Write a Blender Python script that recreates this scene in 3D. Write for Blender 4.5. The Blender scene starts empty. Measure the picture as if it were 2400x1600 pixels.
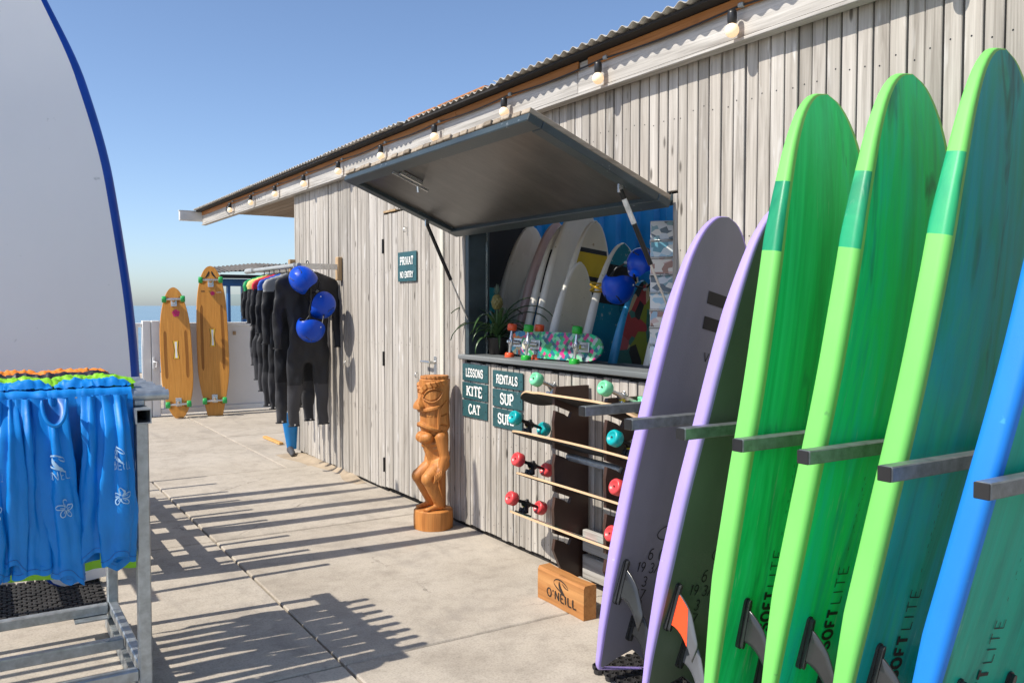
import bpy, bmesh, math, random
from mathutils import Vector, Matrix, noise
random.seed(7)
S = bpy.context.scene
C = S.collection
PI = math.pi

# ---------------------------------------------------------------- camera, sky, sun, exposure
cam_d = bpy.data.cameras.new('camera')
cam = bpy.data.objects.new('camera', cam_d); C.objects.link(cam)
cam_d.sensor_width = 36.0
cam_d.lens = 2034.0/2400*36.0
cam_d.clip_end = 20000; cam_d.clip_start = 0.05
cam.location = (0, 0, 1.45)
cam.rotation_euler = (math.radians(90-2.365), 0, math.radians(-32.08))
S.camera = cam
SUN_EL = math.radians(48)
SUN_AZ = (-1.0, 0.07)                       # horizontal direction towards the sun
w = bpy.data.worlds.new('World'); S.world = w; w.use_nodes = True
wn = w.node_tree
sky = wn.nodes.new('ShaderNodeTexSky'); sky.sky_type = 'NISHITA'; sky.sun_disc = False
sky.sun_elevation = SUN_EL
sky.sun_rotation = math.atan2(SUN_AZ[0], SUN_AZ[1])
sky.altitude = 0; sky.air_density = 0.72; sky.dust_density = 0.95; sky.ozone_density = 3.2
bg = wn.nodes['Background']; wn.links.new(sky.outputs[0], bg.inputs[0]); bg.inputs[1].default_value = 0.15
sd = bpy.data.lights.new('sun', 'SUN'); sd.energy = 4.5; sd.angle = math.radians(0.53); sd.color = (1, 0.93, 0.82)
sun = bpy.data.objects.new('sun', sd); C.objects.link(sun)
_h = Vector((SUN_AZ[0], SUN_AZ[1], 0)).normalized()
sv = _h*math.cos(SUN_EL) + Vector((0, 0, math.sin(SUN_EL)))
sun.rotation_euler = sv.to_track_quat('Z', 'Y').to_euler()
sun.location = (-20, 0, 20)
S.view_settings.view_transform = 'Standard'; S.view_settings.look = 'None'
S.view_settings.gamma = 1; S.view_settings.exposure = 0.36; S.view_settings.use_curve_mapping = False

# ---------------------------------------------------------------- mesh helpers
def V(*a): return Vector(a)
class MB:
    def __init__(s): s.v=[]; s.f=[]; s.m=[]; s.sm=[]
    def add(s, vs, fs, m=0, smooth=False):
        b=len(s.v); s.v.extend([tuple(x) for x in vs])
        for q in fs: s.f.append(tuple(i+b for i in q)); s.m.append(m); s.sm.append(smooth)
        return s
    def box(s, lo, hi, m=0, ch=0.0, mat=None):
        x0,y0,z0=lo; x1,y1,z1=hi
        if ch<=0:
            vs=[(x,y,z) for z in (z0,z1) for y in (y0,y1) for x in (x0,x1)]
            fs=[(0,2,3,1),(4,5,7,6),(0,1,5,4),(2,6,7,3),(0,4,6,2),(1,3,7,5)]
        else:
            c=min(ch,(x1-x0)/2.1,(y1-y0)/2.1,(z1-z0)/2.1)
            vs=[];idx={}
            for ix,(xo,xs) in enumerate(((x0,1),(x1,-1))):
                for iy,(yo,ys) in enumerate(((y0,1),(y1,-1))):
                    for iz,(zo,zs) in enumerate(((z0,1),(z1,-1))):
                        idx[ix,iy,iz]=len(vs)
                        vs+= [(xo,yo+ys*c,zo+zs*c),(xo+xs*c,yo,zo+zs*c),(xo+xs*c,yo+ys*c,zo)]
            I=lambda a,b,c_,k: idx[a,b,c_]+k
            fs=[]
            for a in (0,1):
                fs.append([I(a,0,0,0),I(a,1,0,0),I(a,1,1,0),I(a,0,1,0)])
                fs.append([I(0,a,0,1),I(1,a,0,1),I(1,a,1,1),I(0,a,1,1)])
                fs.append([I(0,0,a,2),I(1,0,a,2),I(1,1,a,2),I(0,1,a,2)])
            for a in (0,1):
                for b in (0,1):
                    fs.append([I(a,b,0,0),I(a,b,1,0),I(a,b,1,1),I(a,b,0,1)])
                    fs.append([I(a,0,b,0),I(a,1,b,0),I(a,1,b,2),I(a,0,b,2)])
                    fs.append([I(0,a,b,1),I(1,a,b,1),I(1,a,b,2),I(0,a,b,2)])
                    for d in (0,1): fs.append([I(a,b,d,0),I(a,b,d,1),I(a,b,d,2)])
        if mat is not None: vs=[mat@Vector(p) for p in vs]
        return s.add(vs,fs,m)
    def tube(s, pts, r, n=12, m=0, cap=True, smooth=True, ry=None):
        """swept tube; r scalar or list; optional"""
        pts=[Vector(p) for p in pts]; k=len(pts)
        rs=r if isinstance(r,(list,tuple)) else [r]*k
        rings=[]; up=None
        for i,p in enumerate(pts):
            t=(pts[min(i+1,k-1)]-pts[max(i-1,0)]).normalized()
            if up is None:
                up=Vector((0,0,1)) if abs(t.z)<.9 else Vector((0,1,0))
            a=t.cross(up).normalized(); b=a.cross(t).normalized(); up=b
            rings.append([p+a*math.cos(2*PI*j/n)*rs[i]+b*math.sin(2*PI*j/n)*rs[i] for j in range(n)])
        return s.loft(rings,True,m,cap,smooth)
    def loft(s, rings, closed=True, m=0, cap=True, smooth=True):
        n=len(rings[0]); vs=[p for r in rings for p in r]; fs=[]
        mm=n if closed else n-1
        for i in range(len(rings)-1):
            for j in range(mm):
                a=i*n+j; b=i*n+(j+1)%n
                fs.append((a,b,b+n,a+n))
        s.add(vs,fs,m,smooth)
        if cap and closed:
            s.add(rings[0],[tuple(range(n-1,-1,-1))],m); s.add(rings[-1],[tuple(range(n))],m)
        return s
    def grid(s, fn, nu, nv, m=0, smooth=True, wrap=False):
        vs=[fn(i/nu, j/nv) for j in range(nv+1) for i in range(nu+ (0 if wrap else 1))]
        W=nu+(0 if wrap else 1); fs=[]
        for j in range(nv):
            for i in range(nu):
                i2=(i+1)%W if wrap else i+1
                fs.append((j*W+i,j*W+i2,(j+1)*W+i2,(j+1)*W+i))
        return s.add(vs,fs,m,smooth)
    def prism(s, pts, d, m=0, frame=None):
        """2-D polygon extruded by d along local +z of the frame"""
        fr=frame or Matrix()
        n=len(pts)
        a=[fr@Vector((p[0],p[1],0)) for p in pts]; b=[fr@Vector((p[0],p[1],d)) for p in pts]
        s.add(a+b,[tuple(range(n-1,-1,-1)),tuple(range(n,2*n))]+[(i,(i+1)%n,(i+1)%n+n,i+n) for i in range(n)],m)
        return s
    def lathe(s, prof, n=20, m=0, frame=None, smooth=True):
        fr=frame or Matrix()
        rings=[[fr@Vector((r*math.cos(2*PI*j/n),r*math.sin(2*PI*j/n),z)) for j in range(n)] for r,z in prof]
        return s.loft(rings,True,m,True,smooth)
    def xf(s, mat): s.v=[tuple(mat@Vector(p)) for p in s.v]; return s
    def mesh(s, name, mats, weld=False):
        me=bpy.data.meshes.new(name); me.from_pydata(s.v,[],s.f)
        for mt in mats: me.materials.append(mt)
        me.polygons.foreach_set('material_index',s.m); me.polygons.foreach_set('use_smooth',s.sm)
        bm=bmesh.new(); bm.from_mesh(me)
        if weld: bmesh.ops.remove_doubles(bm,verts=bm.verts,dist=1e-5)
        bmesh.ops.recalc_face_normals(bm,faces=bm.faces); bm.to_mesh(me); bm.free()
        me.update(); return me
def part(name, mb, mats, parent=None, world=False, weld=False):
    """one mesh object; parent = its thing or part; world=True when mb is in world coordinates"""
    if not isinstance(mats,(list,tuple)): mats=[mats]
    me = mb if isinstance(mb,bpy.types.Mesh) else mb.mesh(name,mats,weld)
    o=bpy.data.objects.new(name,me); C.objects.link(o)
    if parent is not None:
        o.parent=parent
        if world: o.matrix_parent_inverse=WM[parent.name].inverted()
        WM[o.name]=WM[parent.name].copy() if not world else Matrix()
    else: WM[o.name]=Matrix()
    return o
WM={}
def tag(o,label=None,cat=None,group=None,kind=None):
    if label: o['label']=label
    if cat: o['category']=cat
    if group: o['group']=group
    if kind: o['kind']=kind
    return o
def thing(name,label,cat,M=None,group=None):
    o=bpy.data.objects.new(name,None); C.objects.link(o)
    M=M if M is not None else Matrix()
    o.empty_display_size=.1; o.matrix_world=M; WM[o.name]=M.copy()
    return tag(o,label,cat,group)
def T(x,y,z): return Matrix.Translation((x,y,z))
def RX(a): return Matrix.Rotation(a,4,'X')
def RY(a): return Matrix.Rotation(a,4,'Y')
def RZ(a): return Matrix.Rotation(a,4,'Z')
def copy_tree(o,M,parent=None,label=None):
    c=o.copy(); C.objects.link(c); c.parent=parent
    if parent is None: c.matrix_world=M
    if label: c['label']=label
    for ch in o.children: copy_tree(ch,None,c)
    return c
def interp(x,xs,ys):
    if x<=xs[0]: return ys[0]
    for i in range(1,len(xs)):
        if x<=xs[i]:
            t=(x-xs[i-1])/(xs[i]-xs[i-1]); return ys[i-1]+(ys[i]-ys[i-1])*t
    return ys[-1]
def pchip(x,xs,ys):
    """monotone cubic through the points: no kinks in outlines"""
    n=len(xs)
    if x<=xs[0]: return ys[0]
    if x>=xs[-1]: return ys[-1]
    i=1
    while xs[i]<x: i+=1
    def d(k): return (ys[k+1]-ys[k])/(xs[k+1]-xs[k])
    def m(k):
        if k==0: return d(0)
        if k==n-1: return d(n-2)
        a,b=d(k-1),d(k)
        if a*b<=0: return 0.0
        h0,h1=xs[k]-xs[k-1],xs[k+1]-xs[k]
        return (3*(h0+h1))/((2*h1+h0)/a+(h1+2*h0)/b)
    h=xs[i]-xs[i-1]; t=(x-xs[i-1])/h
    return ((1+2*t)*(1-t)**2*ys[i-1]+t*(1-t)**2*h*m(i-1)+t*t*(3-2*t)*ys[i]+t*t*(t-1)*h*m(i))
def smooth01(x): x=max(0,min(1,x)); return x*x*(3-2*x)
def capsule_mesh(name, caps, voxel, mats, smooth_it=6, flat=1.0, extra=None):
    """continuous surface from capsules [(p0,p1,r0,r1)] fused by voxel remesh"""
    mb=MB()
    for p0,p1,r0,r1 in caps:
        p0=Vector(p0); p1=Vector(p1); ax=(p1-p0); L=max(ax.length,1e-4); ax.normalize()
        q=ax.to_track_quat('Z','Y').to_matrix().to_4x4()
        prof=[]
        for i in range(7): a=-PI/2+PI/2*i/6; prof.append((max(r0*math.cos(a),1e-4),r0*math.sin(a)))
        for i in range(7): a=PI/2*i/6; prof.append((max(r1*math.cos(a),1e-4),L+r1*math.sin(a)))
        mb.lathe(prof,16,0,T(*p0)@q)
    if extra: extra(mb)
    if flat!=1.0: mb.v=[(x,y*flat,z) for x,y,z in mb.v]
    me=mb.mesh(name+'_tmp',mats)
    o=bpy.data.objects.new('tmp',me); C.objects.link(o)
    r=o.modifiers.new('r','REMESH'); r.mode='VOXEL'; r.voxel_size=voxel; r.use_smooth_shade=True
    sm=o.modifiers.new('s','SMOOTH'); sm.iterations=smooth_it; sm.factor=.5
    dg=bpy.context.evaluated_depsgraph_get(); dg.update()
    out=bpy.data.meshes.new_from_object(o.evaluated_get(dg)); out.name=name
    bpy.data.objects.remove(o); 
    if not out.materials:
        for m_ in mats: out.materials.append(m_)
    return out

# ---------------------------------------------------------------- materials
def new_mat(name, rough=.6, metal=0.0, spec=None):
    m=bpy.data.materials.new(name); m.use_nodes=True
    b=m.node_tree.nodes['Principled BSDF']; b.inputs['Roughness'].default_value=rough; b.inputs['Metallic'].default_value=metal
    if spec is not None: b.inputs['Specular IOR Level'].default_value=spec
    return m,m.node_tree,b
def nd(nt,t,**k):
    n=nt.nodes.new('ShaderNode'+t)
    for a,v in k.items(): setattr(n,a,v)
    return n
def lk(nt,a,b): nt.links.new(a,b)
def coords(nt, scale=(1,1,1), rnd=True, gen=False, rot=(0,0,0)):
    tc=nd(nt,'TexCoord'); mp=nd(nt,'Mapping'); mp.inputs['Scale'].default_value=scale; mp.inputs['Rotation'].default_value=rot
    src=tc.outputs['Generated' if gen else 'Object']
    if rnd:
        oi=nd(nt,'ObjectInfo'); mu=nd(nt,'Math',operation='MULTIPLY'); mu.inputs[1].default_value=37.3
        lk(nt,oi.outputs['Random'],mu.inputs[0])
        ad=nd(nt,'VectorMath',operation='ADD'); lk(nt,src,ad.inputs[0]); lk(nt,mu.outputs[0],ad.inputs[1]); src=ad.outputs[0]
    lk(nt,src,mp.inputs['Vector']); return mp.outputs[0]
def noise_n(nt,vec,scale=5,detail=4,rough=.5,dist=0):
    n=nd(nt,'TexNoise'); n.inputs['Scale'].default_value=scale; n.inputs['Detail'].default_value=detail
    n.inputs['Roughness'].default_value=rough; n.inputs['Distortion'].default_value=dist
    lk(nt,vec,n.inputs['Vector']); return n.outputs['Fac']
def ramp(nt,fac,stops,interp='LINEAR'):
    r=nd(nt,'ValToRGB'); r.color_ramp.interpolation=interp
    e=r.color_ramp.elements
    while len(e)<len(stops): e.new(.5)
    for i,(p,c) in enumerate(stops):
        e[i].position=p; e[i].color=(*c,1) if len(c)==3 else c
    lk(nt,fac,r.inputs[0]); return r.outputs[0]
def mix(nt,a,b,fac,mode='MIX'):
    n=nd(nt,'MixRGB',blend_type=mode)
    for i,x in ((1,a),(2,b)):
        if isinstance(x,(tuple,list)): n.inputs[i].default_value=(*x[:3],1)
        else: lk(nt,x,n.inputs[i])
    if isinstance(fac,(int,float)): n.inputs[0].default_value=fac
    else: lk(nt,fac,n.inputs[0])
    return n.outputs[0]
def mapr(nt,v,a,b,c,d):
    n=nd(nt,'MapRange'); n.inputs[1].default_value=a; n.inputs[2].default_value=b; n.inputs[3].default_value=c; n.inputs[4].default_value=d
    lk(nt,v,n.inputs[0]); return n.outputs[0]
def bump(nt,b,h,strength=.3,dist=.01):
    n=nd(nt,'Bump'); n.inputs['Strength'].default_value=strength; n.inputs['Distance'].default_value=dist
    lk(nt,h,n.inputs['Height']); lk(nt,n.outputs[0],b.inputs['Normal'])
def plain(name,c,rough=.5,metal=0,var=.12,scale=(6,6,6),bmp=.0,bscale=60,spec=None,rnd=True,spots=None):
    """colour with soft mottling, fine relief and slightly uneven gloss"""
    m,nt,b=new_mat(name,rough,metal,spec)
    co=coords(nt,scale,rnd)
    n=noise_n(nt,co,1.0,5,.6)
    dark=tuple(x*(1-var) for x in c); lite=tuple(min(1,x*(1+var)) for x in c)
    col=ramp(nt,n,[(.3,dark),(.7,lite)])
    if spots:
        n3=noise_n(nt,coords(nt,(1,1,1),rnd),spots[1],3,.7)
        col=mix(nt,col,spots[0],ramp(nt,n3,[(spots[2],(0,0,0)),(spots[2]+.06,(1,1,1))]))
    lk(nt,col,b.inputs['Base Color'])
    lk(nt,mapr(nt,n,0,1,max(.02,rough-.1),min(1,rough+.1)),b.inputs['Roughness'])
    if bmp>0:
        n2=noise_n(nt,coords(nt,(1,1,1),rnd),bscale,3,.6); bump(nt,b,n2,bmp,.004)
    return m
def wood(name,dark,mid,lite,axis=2,rough=.75,vary=.3,knots=.5,white=0.0,gs=22,bstr=.5,spec=.3):
    m,nt,b=new_mat(name,rough,0,spec)
    sc=[gs,gs,gs]; sc[axis]=gs*.05
    co=coords(nt,tuple(sc))
    n=noise_n(nt,co,1.0,6,.65,.6)
    sc2=[gs*7]*3; sc2[axis]=gs*.12
    n2=noise_n(nt,coords(nt,tuple(sc2)),1.0,3,.6)
    col=ramp(nt,n,[(.25,dark),(.48,mid),(.75,lite)])
    col=mix(nt,col,ramp(nt,n2,[(.3,(.55,.55,.55)),(.6,(1,1,1))]),.45,'MULTIPLY')
    if knots>0:
        sk=[11,11,11]; sk[axis]=3.2
        vo=nd(nt,'TexVoronoi'); vo.inputs['Scale'].default_value=1.0; lk(nt,coords(nt,tuple(sk)),vo.inputs['Vector'])
        kn=ramp(nt,vo.outputs['Distance'],[(.0,(1,1,1)),(.07,(.8,.8,.8)),(.12,(0,0,0))])
        col=mix(nt,col,tuple(x*.45 for x in dark),mix(nt,(0,0,0),kn,knots))
    if white>0:
        sw=[26,26,26]; sw[axis]=5
        nw=noise_n(nt,coords(nt,tuple(sw)),1.0,2,.5)
        sb=noise_n(nt,coords(nt,(2.3,2.3,2.3)),1.0,2,.5)
        mk=mix(nt,ramp(nt,nw,[(.62,(0,0,0)),(.72,(1,1,1))]),ramp(nt,sb,[(.45,(0,0,0)),(.6,(1,1,1))]),1.0,'MULTIPLY')
        col=mix(nt,col,(.72,.72,.72),mix(nt,(0,0,0),mk,white))
    oi=nd(nt,'ObjectInfo')
    val=ramp(nt,oi.outputs['Random'],[(0,(1-vary,1-vary*1.05,1-vary*1.12)),(.5,(1,.98,.955)),(1,(1+vary*.35,1+vary*.35,1+vary*.38))])
    col=mix(nt,col,val,1.0,'MULTIPLY')
    lk(nt,col,b.inputs['Base Color'])
    h=mix(nt,n,n2,.5); bump(nt,b,h,bstr,.004)
    return m
def streaky(name,stops,rough=.42,spec=.4):
    """marbled soft-top skin: colour swirls drawn out along the board"""
    m,nt,b=new_mat(name,rough,0,spec)
    n=noise_n(nt,coords(nt,(6.5,2,.8)),1.0,6,.62,1.6)
    col=ramp(nt,n,stops)
    n2=noise_n(nt,coords(nt,(17,4,.7)),1.0,5,.62,.8)
    col=mix(nt,col,ramp(nt,n2,[(.28,(.40,.55,.60)),(.52,(1,1,1)),(.8,(1.3,1.25,1.05))]),.62,'MULTIPLY')
    n4=noise_n(nt,coords(nt,(9,3,1.3)),1.0,3,.5,1.5)
    col=mix(nt,col,(.005,.05,.06),ramp(nt,n4,[(.60,(0,0,0)),(.74,(.75,.75,.75))]))
    n5=noise_n(nt,coords(nt,(60,20,5)),1.0,4,.7); n6=noise_n(nt,coords(nt,(3,3,1.2)),1.0,2,.5)
    scf=mix(nt,ramp(nt,n5,[(.62,(0,0,0)),(.75,(.5,.5,.5))]),ramp(nt,n6,[(.45,(0,0,0)),(.62,(1,1,1))]),1.0,'MULTIPLY')
    col=mix(nt,col,(.40,.55,.42),scf)
    lk(nt,col,b.inputs['Base Color'])
    n3=noise_n(nt,coords(nt,(1,1,1)),260,2,.6); bump(nt,b,n3,.12,.002)
    lk(nt,mapr(nt,n2,0,1,rough-.1,rough+.12),b.inputs['Roughness'])
    return m

GREYWOOD=wood('weathered_cladding',(.20,.18,.155),(.43,.405,.37),(.60,.575,.535),2,.8,.24,1.0,.6)
GREYWOOD_Y=wood('weathered_fascia',(.24,.225,.21),(.45,.44,.42),(.64,.63,.615),1,.8,.1,.0,.0,gs=24)
SOFFITWOOD=wood('soffit_boards',(.16,.12,.085),(.25,.195,.145),(.32,.255,.19),1,.8,.2,.0)
PURLIN=wood('orange_timber',(.26,.10,.03),(.40,.165,.05),(.50,.23,.08),1,.7,.15,.3)
PALEWOOD=wood('pale_timber',(.36,.24,.12),(.50,.35,.20),(.60,.45,.28),2,.7,.15,.4)
STICKWOOD=wood('stick_timber',(.50,.26,.08),(.66,.38,.13),(.74,.47,.19),1,.7,.1,.2)
ROOFMAT=plain('roof_sheet',(.46,.44,.40),.7,0,.25,(3,30,3),.2,80)
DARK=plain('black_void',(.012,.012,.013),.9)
BLACKFELT=plain('roof_felt',(.02,.018,.017),.85)
HATCHPAINT=plain('dark_teal_paint',(.035,.052,.06),.42,0,.3,(8,2,8),.15,90,spots=((.22,.25,.27),26,.68))
HATCHPLY=wood('grey_painted_ply',(.042,.039,.036),(.064,.060,.055),(.092,.086,.078),0,.32,.05,.12,gs=9,bstr=.15,spec=.5)
SIGNMAT=plain('sign_teal',(.022,.088,.10),.42,0,.2,(9,9,9),.1,70,spots=((.25,.32,.33),32,.69))
WHITEPAINT=plain('white_paint',(.78,.78,.77),.45,0,.05)
SIGNWHITE=plain('sign_white',(.82,.83,.80),.5,0,.08,(40,40,40))
BLACKPLASTIC=plain('black_plastic',(.018,.018,.019),.38,0,.2)
BLACKMETAL=plain('black_metal',(.02,.02,.021),.35,.4,.2)
CHROME=plain('raw_aluminium',(.62,.62,.61),.28,.9,.15,(12,12,12))
DECKGREY=plain('pale_grey_deck',(.46,.46,.47),.6,0,.1,(3,3,1.5),.1,200)
DARKSTEEL=plain('dull_steel_arm',(.20,.22,.23),.40,.6,.3,(30,30,30),.1,60)
GALV=plain('galvanised_steel',(.40,.435,.455),.42,.75,.22,(30,30,30),.1,60)
GREYPVC=plain('grey_clip',(.32,.34,.34),.5)
SOFTGREEN_RAIL=plain('lime_foam_rail',(.17,.58,.12),.6,0,.10,(3,3,1.5),.1,300,spots=((.12,.40,.10),14,.70))
SOFTGREEN_EDGE=plain('lime_edge_line',(.22,.50,.12),.5)
PURPLE_RAIL=plain('lilac_foam_rail',(.37,.29,.68),.6,0,.10,(3,3,1.5),.12,300,spots=((.50,.45,.70),18,.70))
BLUE_RAIL=plain('blue_foam_rail',(.003,.19,.66),.55,0,.10,(3,3,1.5),.1,300,spots=((.03,.28,.66),16,.70))
SKIN_G1=streaky('green_marble',[(.25,(.0,.36,.08)),(.45,(.0,.60,.15)),(.6,(.015,.70,.22)),(.78,(.0,.55,.34))])
SKIN_G2=streaky('green_teal_marble',[(.25,(.0,.42,.30)),(.45,(.0,.63,.20)),(.6,(.0,.60,.34)),(.78,(.0,.46,.50))])
SKIN_G3=streaky('teal_marble',[(.25,(.0,.18,.14)),(.42,(.0,.36,.24)),(.58,(.0,.37,.38)),(.75,(.01,.44,.26))])
SKIN_B=streaky('deep_green_marble',[(.25,(.0,.20,.15)),(.45,(.0,.34,.23)),(.62,(.0,.38,.27)),(.8,(.01,.27,.22))])
SKIN_P1=plain('grey_violet_skin',(.20,.20,.245),.38,.15,.12,(4,4,1.2),.25,240)
SKIN_P2=plain('dark_green_skin',(.115,.145,.11),.36,.1,.2,(3,3,1.2),.25,240)
PRINTBLACK=plain('black_print',(.012,.012,.013),.6)
ORANGEFIN=plain('orange_fin',(.90,.075,.015),.35,0,.04)
FINBLACK=plain('black_fin',(.022,.024,.026),.22,0,.2,spec=.6)
FINCLEAR=plain('smoky_fin',(.10,.105,.12),.18,0,.15,spec=.6)
RUBBER=plain('rubber_mat',(.022,.021,.021),.75,0,.3,(20,20,20))
WHITEBOARD=plain('white_board_face',(.86,.86,.86),.30,0,.03,(1.5,1.5,.8),spots=((.55,.56,.56),9,.72))
NAVYRAIL=plain('navy_rail',(.004,.06,.38),.35)
TEALRAIL=plain('teal_rail',(.0,.30,.36),.35)
DARKRAIL=plain('dark_rail',(.015,.035,.05),.35)
NEOPRENE=plain('black_neoprene',(.016,.017,.021),.62,0,.2,(5,5,5),.3,40)
NEOPRENE_GREY=plain('charcoal_neoprene',(.050,.051,.058),.65,0,.15,(5,5,5),.25,40)
HELMETBLUE=plain('blue_helmet',(.002,.06,.50),.30,0,.10,spec=.35,spots=((.05,.14,.5),20,.70))
BAMBOO=wood('bamboo_deck',(.47,.19,.026),(.60,.265,.042),(.68,.33,.065),2,.42,.04,.0,gs=45,bstr=.08,spec=.5)
BAMBOO_DARK=wood('bamboo_groove',(.22,.085,.015),(.30,.12,.022),(.36,.16,.03),2,.5,.04,.0,gs=45,bstr=.08)
GREENWHEEL=plain('green_wheel',(.02,.33,.075),.35)
FLOWERPINK=plain('pink_sticker',(.55,.015,.13),.5)
TIKIWOOD=wood('carved_tiki_wood',(.26,.092,.020),(.51,.20,.048),(.66,.295,.082),2,.52,.0,.25,gs=20,bstr=.55,spec=.4)
BLOCKWOOD=wood('pine_block',(.30,.115,.032),(.45,.20,.065),(.55,.29,.11),1,.6,.0,.35,gs=14,bstr=.3)
BURN=plain('burnt_brand',(.022,.014,.010),.7)
BROWNBOARD=plain('brown_film_ply',(.052,.026,.018),.42,0,.2,(4,4,4),.1,50)
PLYEDGE=plain('maple_edge',(.56,.38,.22),.55,0,.2,(4,4,160))
GRIP=plain('griptape',(.020,.020,.021),.9,0,.2,(30,30,30),.4,400)
SANDMAT=plain('sand',(.36,.29,.21),.95,0,.2,(9,9,9),.5,150)
FENCEWHITE=plain('white_panel',(.74,.73,.72),.4,0,.05,(2,2,2),spots=((.45,.40,.36),7,.74))
CABINBLUE=plain('cabin_blue',(.012,.10,.29),.45,0,.15)
CONTAINERBLUE=plain('container_blue',(.008,.20,.56),.42,0,.12,(3,3,3))
FLOORGREY=wood('inside_floor_boards',(.30,.25,.19),(.42,.36,.28),(.5,.44,.35),1,.7,.05,.2)

# ---------------------------------------------------------------- ground, beach, sea
def concrete():
    m,nt,b=new_mat('concrete',.85,0,.25)
    co=coords(nt,(1,1,1),True)
    n=noise_n(nt,co,1.3,6,.65,.3); n2=noise_n(nt,co,9,6,.7); n3=noise_n(nt,co,120,3,.7)
    col=ramp(nt,n,[(.22,(.33,.29,.24)),(.5,(.43,.385,.325)),(.78,(.49,.445,.385))])
    col=mix(nt,col,ramp(nt,n2,[(.25,(.62,.61,.60)),(.52,(1,1,1)),(.8,(1.12,1.12,1.10))]),.62,'MULTIPLY')
    col=mix(nt,col,ramp(nt,n3,[(.3,(.6,.6,.6)),(.5,(1,1,1)),(.72,(1.2,1.2,1.2))]),.6,'MULTIPLY')
    st=noise_n(nt,coords(nt,(2.2,.8,1),True),1.0,5,.7,.8)
    col=mix(nt,col,(.22,.20,.18),ramp(nt,st,[(.56,(0,0,0)),(.72,(.5,.5,.5))]))
    rs=noise_n(nt,coords(nt,(3,1.2,1),True),1.0,3,.6,.4)
    col=mix(nt,col,(.46,.26,.15),ramp(nt,rs,[(.70,(0,0,0)),(.82,(.35,.35,.35))]))
    vc=nd(nt,'TexVoronoi'); vc.feature='DISTANCE_TO_EDGE'; vc.inputs['Scale'].default_value=.55; lk(nt,mix(nt,co,n2,.12),vc.inputs['Vector'])
    ck=mix(nt,ramp(nt,vc.outputs['Distance'],[(.0,(1,1,1)),(.004,(0,0,0))]),ramp(nt,n,[(.5,(0,0,0)),(.6,(1,1,1))]),1.0,'MULTIPLY')
    col=mix(nt,col,(.15,.13,.11),ck)
    lk(nt,col,b.inputs['Base Color'])
    hh=mix(nt,n2,n3,.5); bump(nt,b,hh,.35,.004)
    return m
CONCRETE=concrete()
JOINT=plain('joint_sand',(.40,.33,.255),.95,0,.2,(40,40,40),.4,200)
ground=tag(part('ground',MB().box((-9,-6,-.30),(12,12.6,-.022)),JOINT),kind='structure')
ys=[-3.2,-1.03,1.13,3.29,5.45,7.61,9.77,12.5]
for i in range(len(ys)-1):
    xs=[-8.9,-5.6,-2.3,1.26,4.6,8,11.9] if ys[i]<7.6 else [-8.9,-4.5,-1.0,2.39,5.8,8.9,11.9]
    for j in range(len(xs)-1):
        g=.006
        x0,x1,y0,y1=xs[j]+g,xs[j+1]-g,ys[i]+g,ys[i+1]-g
        lift=random.uniform(-.0015,.0015)
        part('slab',MB().box((x0,y0,-.12),(x1,y1,lift),0,.006),CONCRETE,ground)
SANDB=plain('beach_sand',(.42,.35,.26),.95,0,.2,(.5,.5,.5),.4,3)
tag(part('beach',MB().box((-400,-200,-3.2),(600,75,-2.9)),SANDB),kind='structure')
def sea():
    m,nt,b=new_mat('sea_water',.18,0,.5)
    n=noise_n(nt,coords(nt,(.02,.09,1),False),1.0,6,.65)
    col=ramp(nt,n,[(.3,(.06,.13,.19)),(.62,(.10,.19,.26)),(.75,(.30,.37,.42))])
    lk(nt,col,b.inputs['Base Color']); bump(nt,b,n,.6,1.0); return m
tag(part('sea',MB().box((-9000,60,-3.3),(9000,16000,-2.86)),sea()),kind='structure')
# wind-blown sand along the foot of the shack
def sandfn(u,v):
    y=6.6+u*1.75; x=2.735-v*(.10+.16*noise.noise(Vector((y*1.7,.3,0)))+.10*smooth01((y-7.6)/.6))
    z=.004+.035*(1-v)**2*(.6+.8*abs(noise.noise(Vector((y*3,v*2,1)))))*smooth01(u*5)*smooth01((1-u)*6)-.006*v
    return (x,y,z)
tag(part('drifted_sand',MB().grid(sandfn,60,8),SANDMAT),'drift of sand along the foot of the cladding near the shack corner','sand',kind='stuff')

# ---------------------------------------------------------------- the shack
WX=2.73                                         # outer face of the cladding
Y_END,Y_D0,Y_D1,Y_O1,Y_O0=8.33,6.22,5.27,4.93,2.95
shack=thing('surf_shack','weathered grey timber surf shack with propped serving hatch and corrugated roof','building',T(3.9,4.6,0))
def planks(y0,y1,z0,z1,parent=shack,gap=.0072,x=WX,mixed=False):
    ws=[]
    while sum(ws)+gap*len(ws)<y1-y0-.03: ws.append(random.choice((.045,.059,.059,.075,.098) if mixed else (.055,.059,.059,.063)))
    k=(y1-y0-gap*len(ws))/sum(ws); a=y0+gap/2
    for wd_ in ws:
        wdt=wd_*k; dx=random.uniform(-.003,.003); wv=random.uniform(-.002,.002)
        b=MB(); b.box((-.0105,-wdt/2-wv/2,0),(.0105,wdt/2+wv/2,z1-z0-random.uniform(0,.006)),0,.0028)
        for zn in (.10,.62,1.16,1.72,2.30):                # nail heads
            zl=zn-z0+random.uniform(-.02,.02)
            if .03<zl<z1-z0-.03:
                yn=random.uniform(-.012,.012); b.add([(-.0112,yn+.0034*math.cos(PI*i/3),zl+.0034*math.sin(PI*i/3)) for i in range(6)],[(0,1,2,3,4,5)],1)
        o=part('plank',b,[GREYWOOD,BLACKMETAL],parent)
        o.matrix_parent_inverse=WM[parent.name].inverted(); o.location=(x+dx+.0105,a+wdt/2,z0+random.uniform(-.004,.006))
        o.rotation_euler.x=random.uniform(-.0012,.0012)
        a+=wdt+gap
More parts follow.
